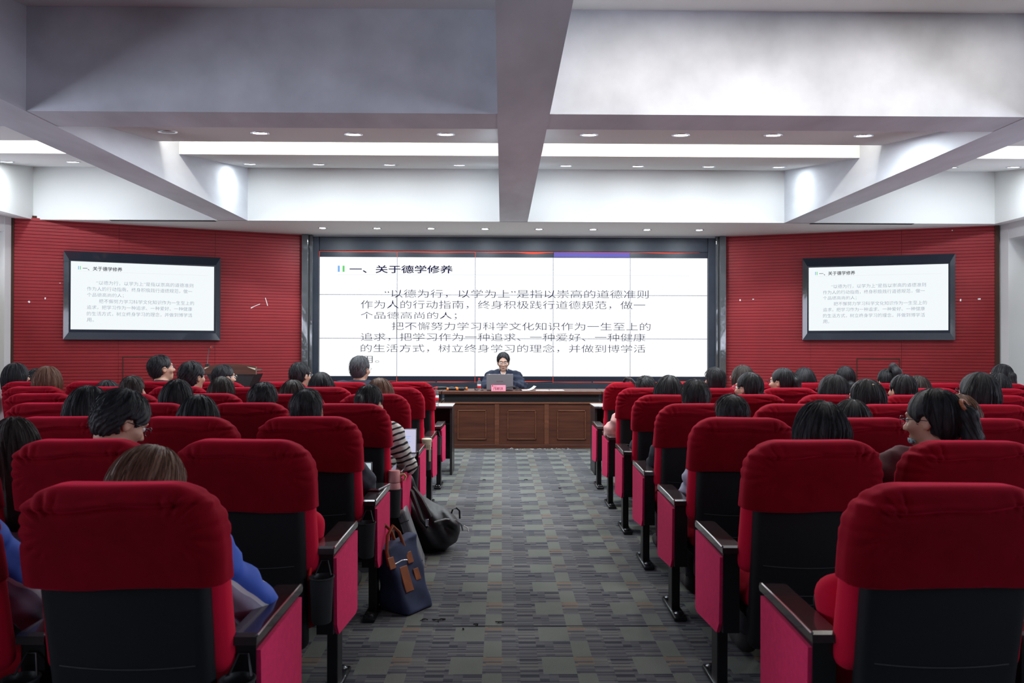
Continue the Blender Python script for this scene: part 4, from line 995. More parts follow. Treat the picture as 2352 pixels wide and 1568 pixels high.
def person(name_loc, ztop, yaw=0, pitch=0, hair='long', hc_='hair_black', top=(40, 42, 48), arms=('lap', 'lap'), slump=False, label='', group='seated audience', roll=0, extras=(), rz=0.0, legs=(28, 30, 36), puffy=0.0, fine=.0085, shoe=(40, 40, 42), tilt=0.0, skin='skin', scale=None, head_roll=0, hair_w=1.0):
    hcn, R = head_frame(yaw, pitch, slump, head_roll)
    nominal = hcn[2] + .128; s = scale or max(.88, min(1.10, ztop / nominal))
    key = ('b', yaw, pitch, slump, arms, fine, head_roll)
    p = link('person', cached(key, lambda: body_mesh(yaw, pitch, slump, arms, fine, head_roll)), None, M[skin])
    p.location = name_loc; p.rotation_euler = (0, tilt, rz); p.scale = (s, s, s); tag(p, label, 'person', group)
    pk = round(puffy, 3); seed = abs(hash((label))) % 1 if False else (len(label) % 3)
    cm = top if isinstance(top, bpy.types.Material) else cloth(top)
    nm = 'striped_sweater' if cm is M['stripes'] else ('jacket' if puffy > 0 else 'top')
    t = link(nm, cached(('t', slump, arms, pk, seed), lambda: top_mesh(slump, arms, puffy, seed * 2.1)), p, cm)
    link('trousers', cached(('l',), legs_mesh), p, cloth(legs))
    for sd in (-1, 1):
        link('shoe', cached(('s', sd), lambda: shoe_mesh(sd)), p, cloth(shoe))
    hm = HM(hcn, R)
    hv = (len(label) * 7) % 2
    h = link('hair', cached(('h', hair, hv), lambda: hair_mesh(hair, hv + 5)), p, M[hc_], mw=hm @ Matrix.Diagonal((hair_w, hair_w ** .4, hair_w ** .4, 1)))
    for sd in (-1, 1): link('eye', cached('eye', eye_mesh), p, [M['eye_w'], M['eye_d']], mw=hm @ Matrix.Translation((sd * .031, .0785, .008)) @ Matrix.Rotation(-PI / 2, 4, 'X'))
    for e in extras:
        if e == 'glasses': g = link('glasses', cached('gl', lambda: glasses_mesh()), p, M['glass_fr'], mw=hm)
        elif e == 'silver_glasses': link('glasses', cached('gl2', lambda: glasses_mesh(False, .0013)), p, M['silver'], mw=hm)
        elif e == 'mask':
            S = SDF(axis((-.09, .09, .006)), axis((.0, .13, .006)), axis((-.14, .0, .006)))
            S.add(P_ell((0, .032, -.072), (.056, .068, .044)), .02); S.add(P_ell((0, .02, -.05), (.055, .075, .09)), .01, 0, 's'); X, Y, Z = S.grid(); S.v = np.maximum(S.v, -(Y - .035)).astype(np.float32)
            link('face_mask', S.mesh(), p, cloth((150, 178, 186)), mw=hm)
        elif e == 'clip': 
            b = MB(); [b.lathe([(.001, -.006), (.007, -.003), (.007, .003), (.001, .006)], 8, (-.032 + .0105 * i, -.085 - .004 * (1 - abs(i - 3) / 3), .100)) for i in range(7)]; b.bbox(-.04, .04, -.085, -.078, .092, .097, .001)
            link('pearl_hair_clip', b.mesh(), h, M['cream'])
        elif e == 'headband':
            pts = [(.098 * math.cos(t), -.03 + .02 * math.sin(t), .032 + .104 * math.sin(t)) for t in np.linspace(0.0, PI, 22)]; link('headband', MB().tube(pts, .0045, 6).mesh(), h, M['glass_fr'])
        elif e == 'scrunchie': link('hair_tie', MB().tube([(.026 * math.cos(t), -.128 + .012 * math.sin(t), .055 + .024 * math.sin(t)) for t in np.linspace(0, 2 * PI, 14, endpoint=False)], .0075, 6, closed=True).mesh(), h, M['tan'])
        elif e == 'collar_white':
            n_ = np.array(torso_pts(slump)[2]) + (0, .02, .118); b = MB()
            for sd in (-1, 1): b.tube([(sd * .056, n_[1] - .02, n_[2] + .012), (sd * .046, n_[1] + .028, n_[2] + .004), (sd * .020, n_[1] + .062, n_[2] - .035)], [.011, .011, .006], 8)
            S2 = b.mesh(); link('shirt_collar', S2, p, M['paper'])
            b = MB(); [b.prism([(sd * .060, n_[2] + .035), (sd * .036, n_[2] + .010), (sd * .008, n_[2] - .12), (sd * .055, n_[2] - .10)], n_[1] + .030, n_[1] + .060, 'y') for sd in (-1, 1)]; link('shirt_front', b.mesh(), p, M['paper'])
        elif e == 'lips': link('lips', MB().tube([(-.019, .090, -.062), (-.008, .0955, -.0605), (0, .0965, -.0615), (.008, .0955, -.0605), (.019, .090, -.062)], [.002, .0042, .0045, .0042, .002], 8).mesh(), p, M['lip'], mw=hm)
        elif e == 'eyebrows':
            for sd in (-1, 1): link('eyebrow', MB().tube([(sd * .014, .0965, .030), (sd * .030, .0965, .034), (sd * .048, .085, .029)], [.0035, .0038, .002], 6).mesh(), p, M['hair_black'], mw=hm)
        elif e == 'lapels':
            n_ = np.array(torso_pts(slump)[2]) + (0, .02, .10); b = MB()
            for sd in (-1, 1): b.add([(sd * .060, n_[1] - .005, n_[2] + .03), (sd * .028, n_[1] + .078, n_[2] - .01), (sd * .004, n_[1] + .098, n_[2] - .16), (sd * .072, n_[1] + .074, n_[2] - .055), (sd * .060, n_[1] + .007, n_[2] + .03), (sd * .028, n_[1] + .090, n_[2] - .01), (sd * .004, n_[1] + .110, n_[2] - .16), (sd * .072, n_[1] + .086, n_[2] - .055)], [(0, 1, 2, 3), (7, 6, 5, 4), (0, 4, 5, 1), (1, 5, 6, 2), (2, 6, 7, 3), (3, 7, 4, 0)])
            link('lapel', b.mesh(), p, cm)
    return p
# audience table: side, row, seat, px of head centre, px of head top, yaw, pitch, hair, ...
def Yrow(k): return row_y(k) - .53
PEOPLE = [
 dict(side=-1, k=6, j=7, px=40, py=835, yaw=35, hair='bob', hcol='hair_black', top=(226, 214, 208), ex=('glasses',), label='woman with black bob and glasses, cream top, beside the left column', dy=-.15),
 dict(side=-1, k=6, j=6, px=86, py=846, yaw=10, hair='short', hcol='hair_black', top=(50, 50, 55), label='dark-haired person mostly hidden between bob-haired woman and brown-haired woman', dy=.55),
 dict(side=-1, k=5, j=5, px=113, py=844, yaw=10, hair='wide', hcol='hair_brown', top=(90, 60, 55), label='woman with smooth light brown hair near the left column'),
 dict(side=-1, k=4, j=3, px=307, py=862, yaw=0, hair='crop', hcol='hair_dkbrown', top=(40, 40, 45), label='man with closely cropped faded hair, head just above chair back, left block'),
 dict(side=-1, k=5, j=4, px=251, py=875, yaw=0, hair='wide', hcol='hair_black', top=(60, 60, 70), slump=True, ex=('headband',), label='person with black hair and headband low behind spiky-haired heads, left block'),
 dict(side=-1, k=2, j=2, px=206, py=893, yaw=0, pitch=12, hair='wide', hcol='hair_black', top=(50, 55, 65), label='woman with black chin-length hair directly behind the bowed man with glasses'),
 dict(side=-1, k=1, j=1, px=279, py=900, yaw=42, pitch=28, hair='spiky', hcol='hair_black', top=(40, 44, 52), ex=('glasses',), label='young man with thick black hair and glasses looking down to his right', sc=1.06),
 dict(side=-1, k=0, j=0, px=345, py=1035, yaw=18, pitch=32, hair='wide', hcol='hair_brown', top='jacket_bw', puffy=.018, arms=('lap', 'wide'), label='person with brown hair bowed in nearest left aisle chair, blue and white jacket'),
 dict(side=-1, k=0, j=1, px=-150, py=1010, yaw=0, pitch=20, hair='long', hcol='hair_black', top='jacket_bw', puffy=.016, arms=('lap', 'out'), label='person at the left picture edge, blue and white jacket sleeve on armrest'),
 dict(side=-1, k=1, j=2, px=40, py=958, yaw=-15, pitch=10, hair='long', hcol='hair_dkbrown', top=(196, 192, 206), puffy=.012, label='woman with long loose dark hair and pale jacket at the left picture edge', hroll=-14),
 dict(side=-1, k=6, j=4, px=372, py=815, yaw=50, pitch=-6, hair='short', hcol='hair_black', top=(30, 30, 34), ex=('glasses',), label='tall young man with glasses looking toward the video wall, beside the lectern'),
 dict(side=-1, k=5, j=3, px=443, py=832, yaw=28, hair='spiky', hcol='hair_black', top=(30, 30, 32), label='man with short spiky black hair just before the lectern', ex=('glasses',)),
 dict(side=-1, k=6, j=3, px=516, py=838, yaw=48, hair='short', hcol='hair_black', top=(40, 40, 44), ex=('silver_glasses',), label='man with wavy black hair and silver glasses in front of the lectern'),
 dict(side=-1, k=3, j=2, px=410, py=873, yaw=5, hair='long', hcol='hair_black', top=(50, 50, 56), label='woman with pointed crown of long black hair, left block fourth-nearest row'),
 dict(side=-1, k=2, j=1, px=459, py=912, yaw=0, pitch=10, hair='wide', hcol='hair_black', top=(60, 62, 70), label='smooth dark head barely above chair in third-nearest left row', narrow=.97),
 dict(side=-1, k=4, j=2, px=512, py=866, yaw=5, hair='long', hcol='hair_dkbrown', top=(50, 50, 56), label='woman with loose dark hair seated behind the silver-glasses man'),
 dict(side=-1, k=6, j=2, px=691, py=832, yaw=32, hair='short', hcol='hair_black', top=(36, 38, 44), ex=('silver_glasses',), label='man with short black hair beside the left pilaster of the video wall'),
 dict(side=-1, k=3, j=1, px=606, py=880, yaw=0, hair='parted', hcol='hair_black', top=(50, 50, 56), label='woman with black hair showing a pale centre parting, left block', wide=True),
 dict(side=-1, k=5, j=1, px=738, py=858, yaw=-18, hair='wide', hcol='hair_black', top=(40, 42, 48), ex=('headband',), label='person with black hair and thin headband under the video wall corner'),
 dict(side=-1, k=4, j=1, px=675, py=876, yaw=0, hair='wide', hcol='hair_dkbrown', top=(60, 50, 50), label='low dark brown head behind the man by the left pilaster'),
 dict(side=-1, k=2, j=0, px=707, py=891, yaw=0, hair='crop', hcol='hair_black', top=(58, 62, 72), puffy=.012, arms=('lap', 'out'), label='person with sleek black hair and grey-blue sleeve on armrest, tablet in lap'),
 dict(side=-1, k=6, j=1, px=828, py=818, yaw=22, hair='short', hcol='hair_grey', top=(28, 34, 50), puffy=.01, label='grey-haired man in navy suit in front row before the video wall', dy=.45, ex=('silver_glasses',)),
 dict(side=-1, k=3, j=0, px=850, py=883, yaw=22, pitch=5, hair='pony', hcol='hair_black', top='stripes', puffy=.006, arms=('lap', 'out'), label='woman with short ponytail and black and cream striped sweater using laptop'),
 dict(side=-1, k=4, j=0, px=874, py=872, yaw=10, hair='wide', hcol='hair_brown', top=(196, 196, 190), arms=('lap', 'lap'), label='brown-haired person in pale top seated ahead of the striped-sweater woman'),
 dict(side=1, k=5, j=0, px=1481, py=865, yaw=-8, hair='parted', hcol='hair_black', top=(226, 180, 174), puffy=.016, arms=('wide', 'lap'), label='dark-haired person in pink padded jacket with elbow on the aisle armrest'),
 dict(side=1, k=4, j=0, px=1535, py=866, yaw=0, hair='wide', hcol='hair_black', top=(50, 50, 60), label='woman with smooth black hair in aisle seat third row from the front, right'),
 dict(side=1, k=3, j=0, px=1595, py=872, yaw=0, hair='crop', hcol='hair_black', top=(40, 46, 56), puffy=.014, arms=('lap', 'lap'), label='person with cropped round black hair and dark denim sleeve, right aisle seat', big=1.08),
 dict(side=1, k=5, j=1, px=1641, py=843, yaw=-8, hair='crop', hcol='hair_black', top=(40, 40, 50), label='sleek black-haired person before the right pilaster of the video wall'),
 dict(side=1, k=6, j=2, px=1703, py=840, yaw=-32, hair='bob', hcol='hair_dkbrown', top=(50, 50, 56), ex=('silver_glasses',), label='bob-haired person with glasses partly behind the low-bun woman, right block'),
 dict(side=1, k=4, j=1, px=1718, py=855, yaw=-38, hair='lowbun', hcol='hair_black', top=(60, 60, 66), ex=('silver_glasses',), label='woman with low black bun and light glasses looking to the video wall'),
 dict(side=1, k=5, j=2, px=1795, py=845, yaw=-45, hair='pony', hcol='hair_black', top=(70, 66, 70), ex=('glasses',), label='woman with short black ponytail, glasses and earring in profile, right block'),
 dict(side=1, k=6, j=3, px=1846, py=847, yaw=0, hair='wide', hcol='hair_black', top=(40, 40, 44), label='dark-haired person just right of the profile ponytail woman, front row', narrow=.97),
 dict(side=1, k=2, j=0, px=1678, py=906, yaw=0, hair='crop', hcol='hair_black', top='jacket_bw', puffy=.016, arms=('in', 'lap'), label='person with smooth black hair, blue and white sleeve on the right aisle armrest', big=1.05),
 dict(side=1, k=1, j=0, px=1880, py=923, yaw=0, hair='long', hcol='hair_black', top=(40, 44, 50), label='woman with long straight black hair in second-nearest right aisle chair', big=1.12),
 dict(side=1, k=2, j=1, px=1952, py=922, yaw=0, hair='wide', hcol='hair_black', top=(50, 50, 56), label='low dark head just behind the long straight-haired woman'),
 dict(side=1, k=4, j=2, px=1910, py=863, yaw=-35, hair='wide', hcol='hair_black', top=(60, 60, 66), ex=('glasses',), label='person with chin-length black hair and round glasses mid right block'),
 dict(side=1, k=6, j=4, px=1941, py=840, yaw=0, hair='lowbun', hcol='hair_black', top=(120, 116, 116), label='person with sleek low bun alone against the red wall left of access panel'),
 dict(side=1, k=3, j=2, px=1986, py=872, yaw=-30, hair='long', hcol='hair_black', top=(50, 50, 56), ex=('clip', 'glasses'), label='woman with long black hair held by a pearl hair clip'),
 dict(side=1, k=6, j=5, px=2036, py=846, yaw=-10, hair='highpony', hcol='hair_black', top=(70, 66, 70), label='person with high ponytail against the red wall access panel'),
 dict(side=1, k=4, j=3, px=2071, py=860, yaw=-12, hair='lowbun', hcol='hair_black', top=(90, 86, 90), label='woman with smooth hair in a low bun beside the pearl-clip woman', big=1.05),
 dict(side=1, k=5, j=4, px=2106, py=866, yaw=0, hair='wide', hcol='hair_dkbrown', top=(70, 60, 56), label='brownish head partly hidden behind the smooth low-bun woman'),
 dict(side=1, k=1, j=1, px=2140, py=895, yaw=-42, pitch=6, hair='pony', hcol='hair_black', top=(104, 62, 66), puffy=.014, ex=('glasses', 'mask', 'scrunchie'), label='woman with ponytail, glasses and face mask in maroon jacket', big=1.06),
 dict(side=1, k=2, j=2, px=2200, py=907, yaw=0, hair='long', hcol='hair_brown', top=(80, 66, 60), label='brown-haired head partly hidden by the ponytail of the maroon-jacket woman'),
 dict(side=1, k=3, j=3, px=2242, py=857, yaw=-38, hair='bob', hcol='hair_black', top=(60, 60, 66), ex=('glasses',), label='woman with black bob, glasses and earring at the right, before the curtain column', big=1.05),
 dict(side=1, k=6, j=6, px=2298, py=835, yaw=-12, hair='pony', hcol='hair_black', top=(226, 206, 172), puffy=.012, label='woman with ponytail and cream top beside the right white column'),
 dict(side=1, k=5, j=5, px=2286, py=858, yaw=0, hair='wide', hcol='hair_black', top=(60, 60, 66), label='low dark head just in front of the cream-top ponytail woman'),
]
occ = {(p['side'], p['k'], p['j']) for p in PEOPLE}
for side in (-1, 1):
    for k in range(7):
        Y = Yrow(k); n = 0
        while True:
            x = seat_x(side, n, k)
            lim = (abs(x) - .42) / Y * F
            if lim > (1195 if side < 0 else 1240) or n > 8: break
            n += 1
        for j in range(n): make_chair(side, k, j, (side, k, j) in occ)
for q in PEOPLE:
    side, k, j = q['side'], q['k'], q['j']
    sl = q.get('slump', False); big = q.get('big', 1.0)
    Yh = row_y(k) - .25 + q.get('dy', 0) * .5 + head_frame(0, 0, sl)[0][1] - (.02 if sl else 0)
    top = at(q['px'], q['py'], Yh); hcn, R = head_frame(q.get('yaw', 0), q.get('pitch', 0), sl)
    s = max(.88, min(1.12, top.z / (hcn[2] + .128))) 
    sx = seat_x(side, j, k) if j != 7 and q['px'] > 0 else top.x
    dx = top.x - sx; 
    if abs(dx) > .14: bx = top.x - math.copysign(.10, dx)
    else: bx = sx + dx * .3
    hz = hcn[2] * s; tilt = math.atan2(top.x - bx, hz)
    # keep the seated hips on the cushion: height difference goes into the lowering of the whole figure
    tm = q['top']; tm = M[tm] if isinstance(tm, str) else tm
    o = person((bx, row_y(k) - .25 - .0 + q.get('dy', 0) * .5 + (0 if not sl else -.02), top.z - (hcn[2] + .128) * s), top.z, q.get('yaw', 0), q.get('pitch', 0), q['hair'], q['hcol'], tm, q.get('arms', ('lap', 'lap')), sl, q['label'], extras=q.get('ex', ()), puffy=q.get('puffy', 0.0), tilt=tilt, scale=s, head_roll=q.get('hroll', 0), hair_w=max(q.get('narrow', 1.0), .97) * big)

# ================================================================== STAGE DESKS
YD = 10.46; ZD = .755
def desk(x0, x1, label):
    cxm = (x0 + x1) / 2; hw = (x1 - x0) / 2 - .004
    t = empty('conference_desk', (cxm, YD, 0), 0, label, 'desk', 'walnut desks in a row')
    MB().bbox(-hw, hw, -.0, .62, ZD - .045, ZD, .008).build('desktop', M['wood'], t)
    MB().bbox(-hw + .03, hw - .03, .05, .60, .60, ZD - .045, .004).build('apron', M['wood_black'], t)
    MB().bbox(-hw, hw, .01, .60, .585, .61, .006).build('ledge_moulding', M['wood_trim'], t)
    MB().bbox(-hw, hw, .03, .58, .02, .585, .003).build('cabinet_body', M['wood'], t)
    MB().bbox(-hw, hw, .02, .59, .0, .05, .004).build('plinth', M['wood'], t)
    p = .655
    for i in (-1, 0, 1):
        fr = MB(); a, b, z0, z1 = i * p - .19, i * p + .19, .115, .505
        for q in ((a, b, z1 - .016, z1), (a, b, z0, z0 + .016), (a, a + .016, z0, z1), (b - .016, b, z0, z1)): fr.bbox(q[0], q[1], .014, .034, q[2], q[3], .004)
        o = MB().bbox(a + .016, b - .016, .024, .034, z0 + .016, z1 - .016, .003).build('front_panel', M['wood'], t); fr.build('panel_moulding', M['wood_trim'], o)
    for i in (-1, 1): MB().bbox(i * p / 2 - .03, i * p / 2 + .03, .018, .034, .05, .585, .003).build('stile', M['wood_trim'], t)
    return t
dx0, dx1 = at(1014, 900, YD).x, at(1383, 900, YD).x
desk(dx0, dx1, 'dark walnut desk with three framed front panels where the speaker sits')
desk(dx0 - (dx1 - dx0), dx0, 'dark walnut desk joined to the speaker desk, mostly behind the left chairs')
desk(dx1, dx1 + (dx1 - dx0), 'dark walnut desk joined to the speaker desk, mostly behind the right chairs')

# front-row tables
def row_table(x0, x1, label, s):
    cxm = (x0 + x1) / 2; hw = (x1 - x0) / 2; t = empty('long_table', (cxm, 8.3, 0), 0, label, 'table', 'glossy black tables before the front row')
    MB().bbox(-hw, hw, 0, .46, .695, .72, .006).build('table_top', M['table_top'], t)
    for e in (-1, 1): MB().bbox(e * hw - .012 - e * .02, e * hw + .012 - e * .02, .02, .43, 0, .695, .003).build('end_panel', M['wood_black'], t)
    for q in np.linspace(-hw + 1.3, hw - 1.3, 2): MB().bbox(q - .012, q + .012, .05, .40, 0, .695, .003).build('divider_panel', M['wood_black'], t)
    MB().bbox(-hw + .03, hw - .03, .38, .40, .12, .69, .003).build('modesty_panel', M['wood_black'], t)
    MB().bbox(-hw + .03, hw - .03, .08, .38, .52, .535, .003).build('shelf', M['wood_black'], t)
row_table(-4.0, -.51, 'long glossy black table in front of the left front row', -1)
row_table(.965, 4.9, 'long glossy black table in front of the right front row', 1)

# ---- speaker and chair
SXC = at(1156, 830, 11.40).x; ztop = at(1156, 809.5, 11.38).z
ch = empty('desk_chair', (SXC, 11.52, 0), PI, 'black upholstered chair the speaker sits on behind the desk', 'chair')
MB().bbox(-.24, .24, -.20, .25, .38, .45, .03).build('seat', M['bag_black'], ch); MB().bbox(-.22, .22, -.26, -.21, .50, .86, .02).build('backrest', M['bag_black'], ch)
MB().bbox(-.03, .03, -.24, -.21, .36, .60, .005).build('back_bar', M['stand'], ch)
for a in (-1, 1):
    for b in (-1, 1): MB().tube([(a * .19, b * .18, .39), (a * .22, b * .21, .012)], .013, 8).build('leg', M['stand'], ch)
hcn, R_ = head_frame(0, 12, False); ssp = (ztop) / (hcn[2] + .128); ssp = min(1.10, ssp)
sp = person((SXC, 11.42, ztop - (hcn[2] + .128) * ssp), ztop, 0, 12, 'side', 'hair_black', (30, 38, 58), ('desk', 'desk'), False, 'man in navy suit and glasses speaking at the desk behind a laptop', group=None, extras=('silver_glasses', 'collar_white', 'lapels', 'lips', 'eyebrows'), rz=PI, scale=ssp, puffy=.016, fine=.006, legs=(26, 30, 40), skin='skin_lit')

# ---- things on the desk
def bottle(x, y, z, h, label):
    k = h / .21; t = empty('water_bottle', (x, y, z), .4, label, 'bottle', 'red-labelled water bottles')
    pr = [(.001, 0), (.024, .0), (.030, .004), (.031, .02), (.029, .035), (.031, .05), (.031, .105), (.029, .12), (.031, .135), (.024, .160), (.014, .180), (.0125, .192), (.001, .192)]
    MB().lathe([(a * k, b * k) for a, b in pr], 20).build('bottle_body', M['glass_clear'], t)
    MB().lathe([(.0315 * k, .048 * k), (.0322 * k, .05 * k), (.0322 * k, .078 * k), (.0315 * k, .08 * k)], 20).build('red_label', M['red_cap'], t)
    MB().lathe([(.0315 * k, .080 * k), (.0322 * k, .081 * k), (.0322 * k, .108 * k), (.0315 * k, .109 * k)], 20).build('white_label', M['paper'], t)
    MB().lathe([(.015 * k, .186 * k), (.016 * k, .19 * k), (.016 * k, .206 * k), (.014 * k, .21 * k), (.001, .21 * k)], 16).build('cap', M['red_cap'], t)
p = at(1100.5, 895, YD + .12); bottle(p.x, YD + .12, ZD, .165, 'small water bottle with red cap and label on desk beside the laptop')
bottle(at(1001.5, 920, 8.52).x, 8.52, .72, .19, 'water bottle with red cap and label on the left black table')
LP = YD + .30; lx0, lx1 = at(1117.5, 880, YD + .10).x, at(1178.5, 880, YD + .10).x; lz = at(1148, 859, YD + .12).z
lap = empty('laptop', ((lx0 + lx1) / 2, YD + .10, ZD), PI, 'open grey laptop on the speaker desk, lid toward the audience', 'laptop'); lw = (lx1 - lx0) / 2
MB().bbox(-lw, lw, -.25, -.02, .001, .016, .004).build('base', M['laptop'], lap); MB().bbox(-lw + .02, lw - .02, -.16, -.04, .016, .0175, .0005).build('keyboard', M['black'], lap)
lid = MB().bbox(-lw, lw, -.004, .004, 0, lz - ZD - .008, .003).build('lid', M['laptop'], lap); lid.location = (0, -.012, .010); lid.rotation_euler = (-.06, 0, 0)
MB().box(-lw + .008, lw - .008, -.006, -.0045, .012, lz - ZD - .018).build('display', M['screen_ui'], lid)
o = link('lid_lettering', fit_text('HUAWEI', -.042, .042, .108, .121, .01), lid, M['maroon_ink']); o.location = (0, .0055, 0); o.rotation_euler = (0, 0, PI)
nx0, nx1 = at(1128.5, 890, YD + .03).x, at(1161.5, 890, YD + .03).x; nh = at(1145, 884, YD + .03).z - ZD
nc = empty('name_card', ((nx0 + nx1) / 2, YD + .03, ZD), 0, 'pink folded name card in front of the laptop', 'name card'); hw = (nx1 - nx0) / 2
fcard = MB().prism([(-.018, 0), (.0, nh), (.018, 0), (.0165, 0), (0, nh - .003), (-.0165, 0)], -hw, hw).build('card', M['pink_card'], nc)
tl = Matrix.Translation((0, -.0185, 0)) @ Matrix.Rotation(-math.atan2(.018, nh), 4, 'X')
def cardtext(s, u0, u1, v0, v1, mt, name):
    o = link(name, fit_text(s, u0, u1, v0, v1, .006), nc, mt); o.matrix_local = Matrix.Translation((0, -.0192, 0)) @ Matrix.Rotation(-math.atan2(.018, nh), 4, 'X'); return o
cardtext('邝邦洪', -.068, .060, nh * .14, nh * .66, M['maroon_ink'], 'card_lettering')
e_ = MB().lathe([(.008, 0), (.008, .001), (.001, .001)], 12).build('card_emblem', M['red_cap'], nc); e_.matrix_local = Matrix.Translation((-.079, -.0045, nh * .86)) @ Matrix.Rotation(PI / 2, 4, 'X')
cardtext('— — — — —', -.066, -.022, nh * .80, nh * .83, M['maroon_ink'], 'card_small_line')
# loose papers, booklet
def paper(px0, px1, Y0, dy, rz, label, lift=0.0, n='paper_sheet'):
    a, b = at(px0, 896, Y0).x, at(px1, 896, Y0).x; me = MB(); w_ = (b - a) / 2; nn = 6; v = []; f = []
    for i in range(nn + 1):
        t = i / nn; x = -w_ + 2 * w_ * t; z = .002 + lift * max(0, t - .45) ** 2 * 3.2
        v += [(x, 0, z), (x, dy, z)]
    for i in range(nn): f.append((2 * i, 2 * i + 2, 2 * i + 3, 2 * i + 1))
    o = link(n, me_from(v, f), None, M['paper'], loc=((a + b) / 2, Y0, ZD + .001), rot=(0, 0, rz)); md = o.modifiers.new('s', 'SOLIDIFY'); md.thickness = .0015
    tag(o, label, 'paper', 'papers on the desk'); return o
paper(1200, 1232, YD + .14, .21, .12, 'white open booklet with raised page beside the speaker', .055, 'booklet')
paper(1230, 1262, YD + .10, .21, -.1, 'white sheet of paper lying flat beside the booklet on the desk')
paper(1262, 1297, YD + .12, .20, .06, 'white sheet of paper farther from the booklet on the desk')
# microphones with orange rings and a folded black umbrella
def mic(x, y, rz, label, L=.24):
    t = empty('wireless_microphone', (x, y, ZD + .022), rz, label, 'microphone', 'wireless microphones on the desk'); T = Matrix.Rotation(PI / 2, 4, 'Y')
    MB().lathe([(.001, 0), (.015, .002), (.017, .02), (.018, L * .65), (.001, L * .66)], 14, M4=T).build('handle', M['cable'], t)
    MB().lathe([(.0185, L * .52), (.0205, L * .54), (.0205, L * .62), (.0185, L * .64)], 14, M4=T).build('orange_ring', M['orange'], t)
    MB().lathe([(.015, L * .66), (.024, L * .74), (.025, L * .86), (.019, L * .96), (.001, L)], 14, M4=T).build('grille_head', M['stand'], t)
    MB().lathe([(.016, 0), (.0195, .003), (.0195, .022), (.016, .025)], 14, M4=T).build('orange_ring', M['orange'], t)
mx = at(1040, 895, YD + .1).x; mic(mx - .08, YD + .09, .15, 'black wireless microphone with orange ring, nearer the laptop'); mic(mx + .19, YD + .22, PI - .1, 'black wireless microphone with orange rings lying behind the other one', .26)
um = empty('folding_umbrella', (at(1012, 895, YD + .14).x, YD + .14, ZD + .022), .05, 'folded black umbrella lying on the desk beside the microphones', 'umbrella')
MB().tube([(-.13, 0, .0), (-.05, .0, .008), (.05, .005, .010), (.12, .0, .004)], [.012, .024, .022, .015], 10).build('folded_canopy', M['bag_black'], um)
MB().tube([(-.19, 0, -.004), (-.13, 0, 0)], [.012, .012], 8).build('handle', M['stand'], um)
def cable(pts, r, name, label, cat='cable', mt='cable'):
    # smooth Catmull-Rom through the points
    P = [Vector(p) for p in pts]; out = []
    for i in range(len(P) - 1):
        a, b, c, d = P[max(i - 1, 0)], P[i], P[i + 1], P[min(i + 2, len(P) - 1)]
        for t in np.linspace(0, 1, 6, endpoint=False): out.append(.5 * ((2 * b) + (c - a) * t + (2 * a - 5 * b + 4 * c - d) * t * t + (3 * b - a - 3 * c + d) * t ** 3))
    out.append(P[-1]); o = MB().tube(out, r, 7).build(name, M[mt]); return tag(o, label, cat)
c0 = at(1090, 895, YD + .2); c1 = at(1110, 895, YD + .2)
cable([(c0.x + .02, YD + .2, ZD + .005), (c0.x - .01, YD + .22, ZD + .035), (c0.x + .04, YD + .2, ZD + .05), (c1.x - .02, YD + .2, ZD + .03), (c1.x, YD + .16, ZD + .006), (c0.x + .05, YD + .15, ZD + .006), (c0.x, YD + .25, ZD + .006)], .005, 'coiled_cable', 'small coil of black cable behind the small bottle on desk')
c0 = at(1160, 890, YD + .05).x; c1 = at(1198, 890, YD + .1).x
cable([(c0, YD + .06, ZD + .035), (c0 + .06, YD + .07, ZD + .05), (c0 + .12, YD + .10, ZD + .05), (c1 - .05, YD + .12, ZD + .035), (c1, YD + .12, ZD + .006), (c1 - .08, YD + .2, ZD + .006), (c1 - .04, YD + .3, ZD + .02)], .006, 'laptop_cable', 'black cable arching from the laptop toward the booklet')

# ---- lectern with gooseneck microphone
YL = 10.55; lcx = at(530, 840, YL).x; lt = empty('lectern', (lcx, YL, 0), .0, 'dark wooden lectern with curved top board before the left red wall', 'lectern')
W_ = 58.5 * YL / F; ztl = at(530, 832, YL).z; zbl = at(530, 861, YL).z
n = 15; prof = [(-W_ + 2 * W_ * i / n, ztl - .02 - .035 * (abs(-1 + 2 * i / n)) ** 2.2) for i in range(n + 1)]
MB().prism([(-W_, zbl + .01)] + prof + [(W_, zbl + .01)], -.03, .02, 'y').build('curved_front_board', M['wood'], lt)
MB().bbox(-W_ + .03, W_ - .03, .0, .36, ztl - .12, ztl - .09, .006).build('reading_top', M['wood'], lt)
MB().prism([(-W_ * .93, zbl + .01), (W_ * .93, zbl + .01), (W_ * .70, zbl - .16), (-W_ * .70, zbl - .16)], .0, .38, 'y').build('tapered_neck', M['wood_black'], lt)
MB().bbox(-W_ * .66, W_ * .66, .03, .36, .06, zbl - .16, .008).build('pedestal', M['wood_black'], lt); MB().bbox(-W_ * .8, W_ * .8, -.02, .42, 0, .06, .01).build('foot_board', M['wood'], lt)
MB().bbox(-W_ * .68, W_ * .68, .0, .02, zbl - .185, zbl - .175, .003).build('silver_strip', M['chrome'], lt)
MB().prism([(W_ * .66, ztl - .055), (W_ * .985, ztl - .075), (W_ * .985, ztl - .10)], -.034, -.029, 'y').build('cream_highlight', M['cream'], lt)  # cream triangles laid on the board as its highlights
MB().prism([(-W_ * .80, ztl - .055), (-W_ * .985, ztl - .070), (-W_ * .985, ztl - .09)], -.034, -.029, 'y').build('cream_highlight', M['cream'], lt)
gp = [at(476.5, 833, YL + .12), at(478, 815, YL + .1), at(480, 803, YL + .08), at(484.5, 797, YL + .03)]
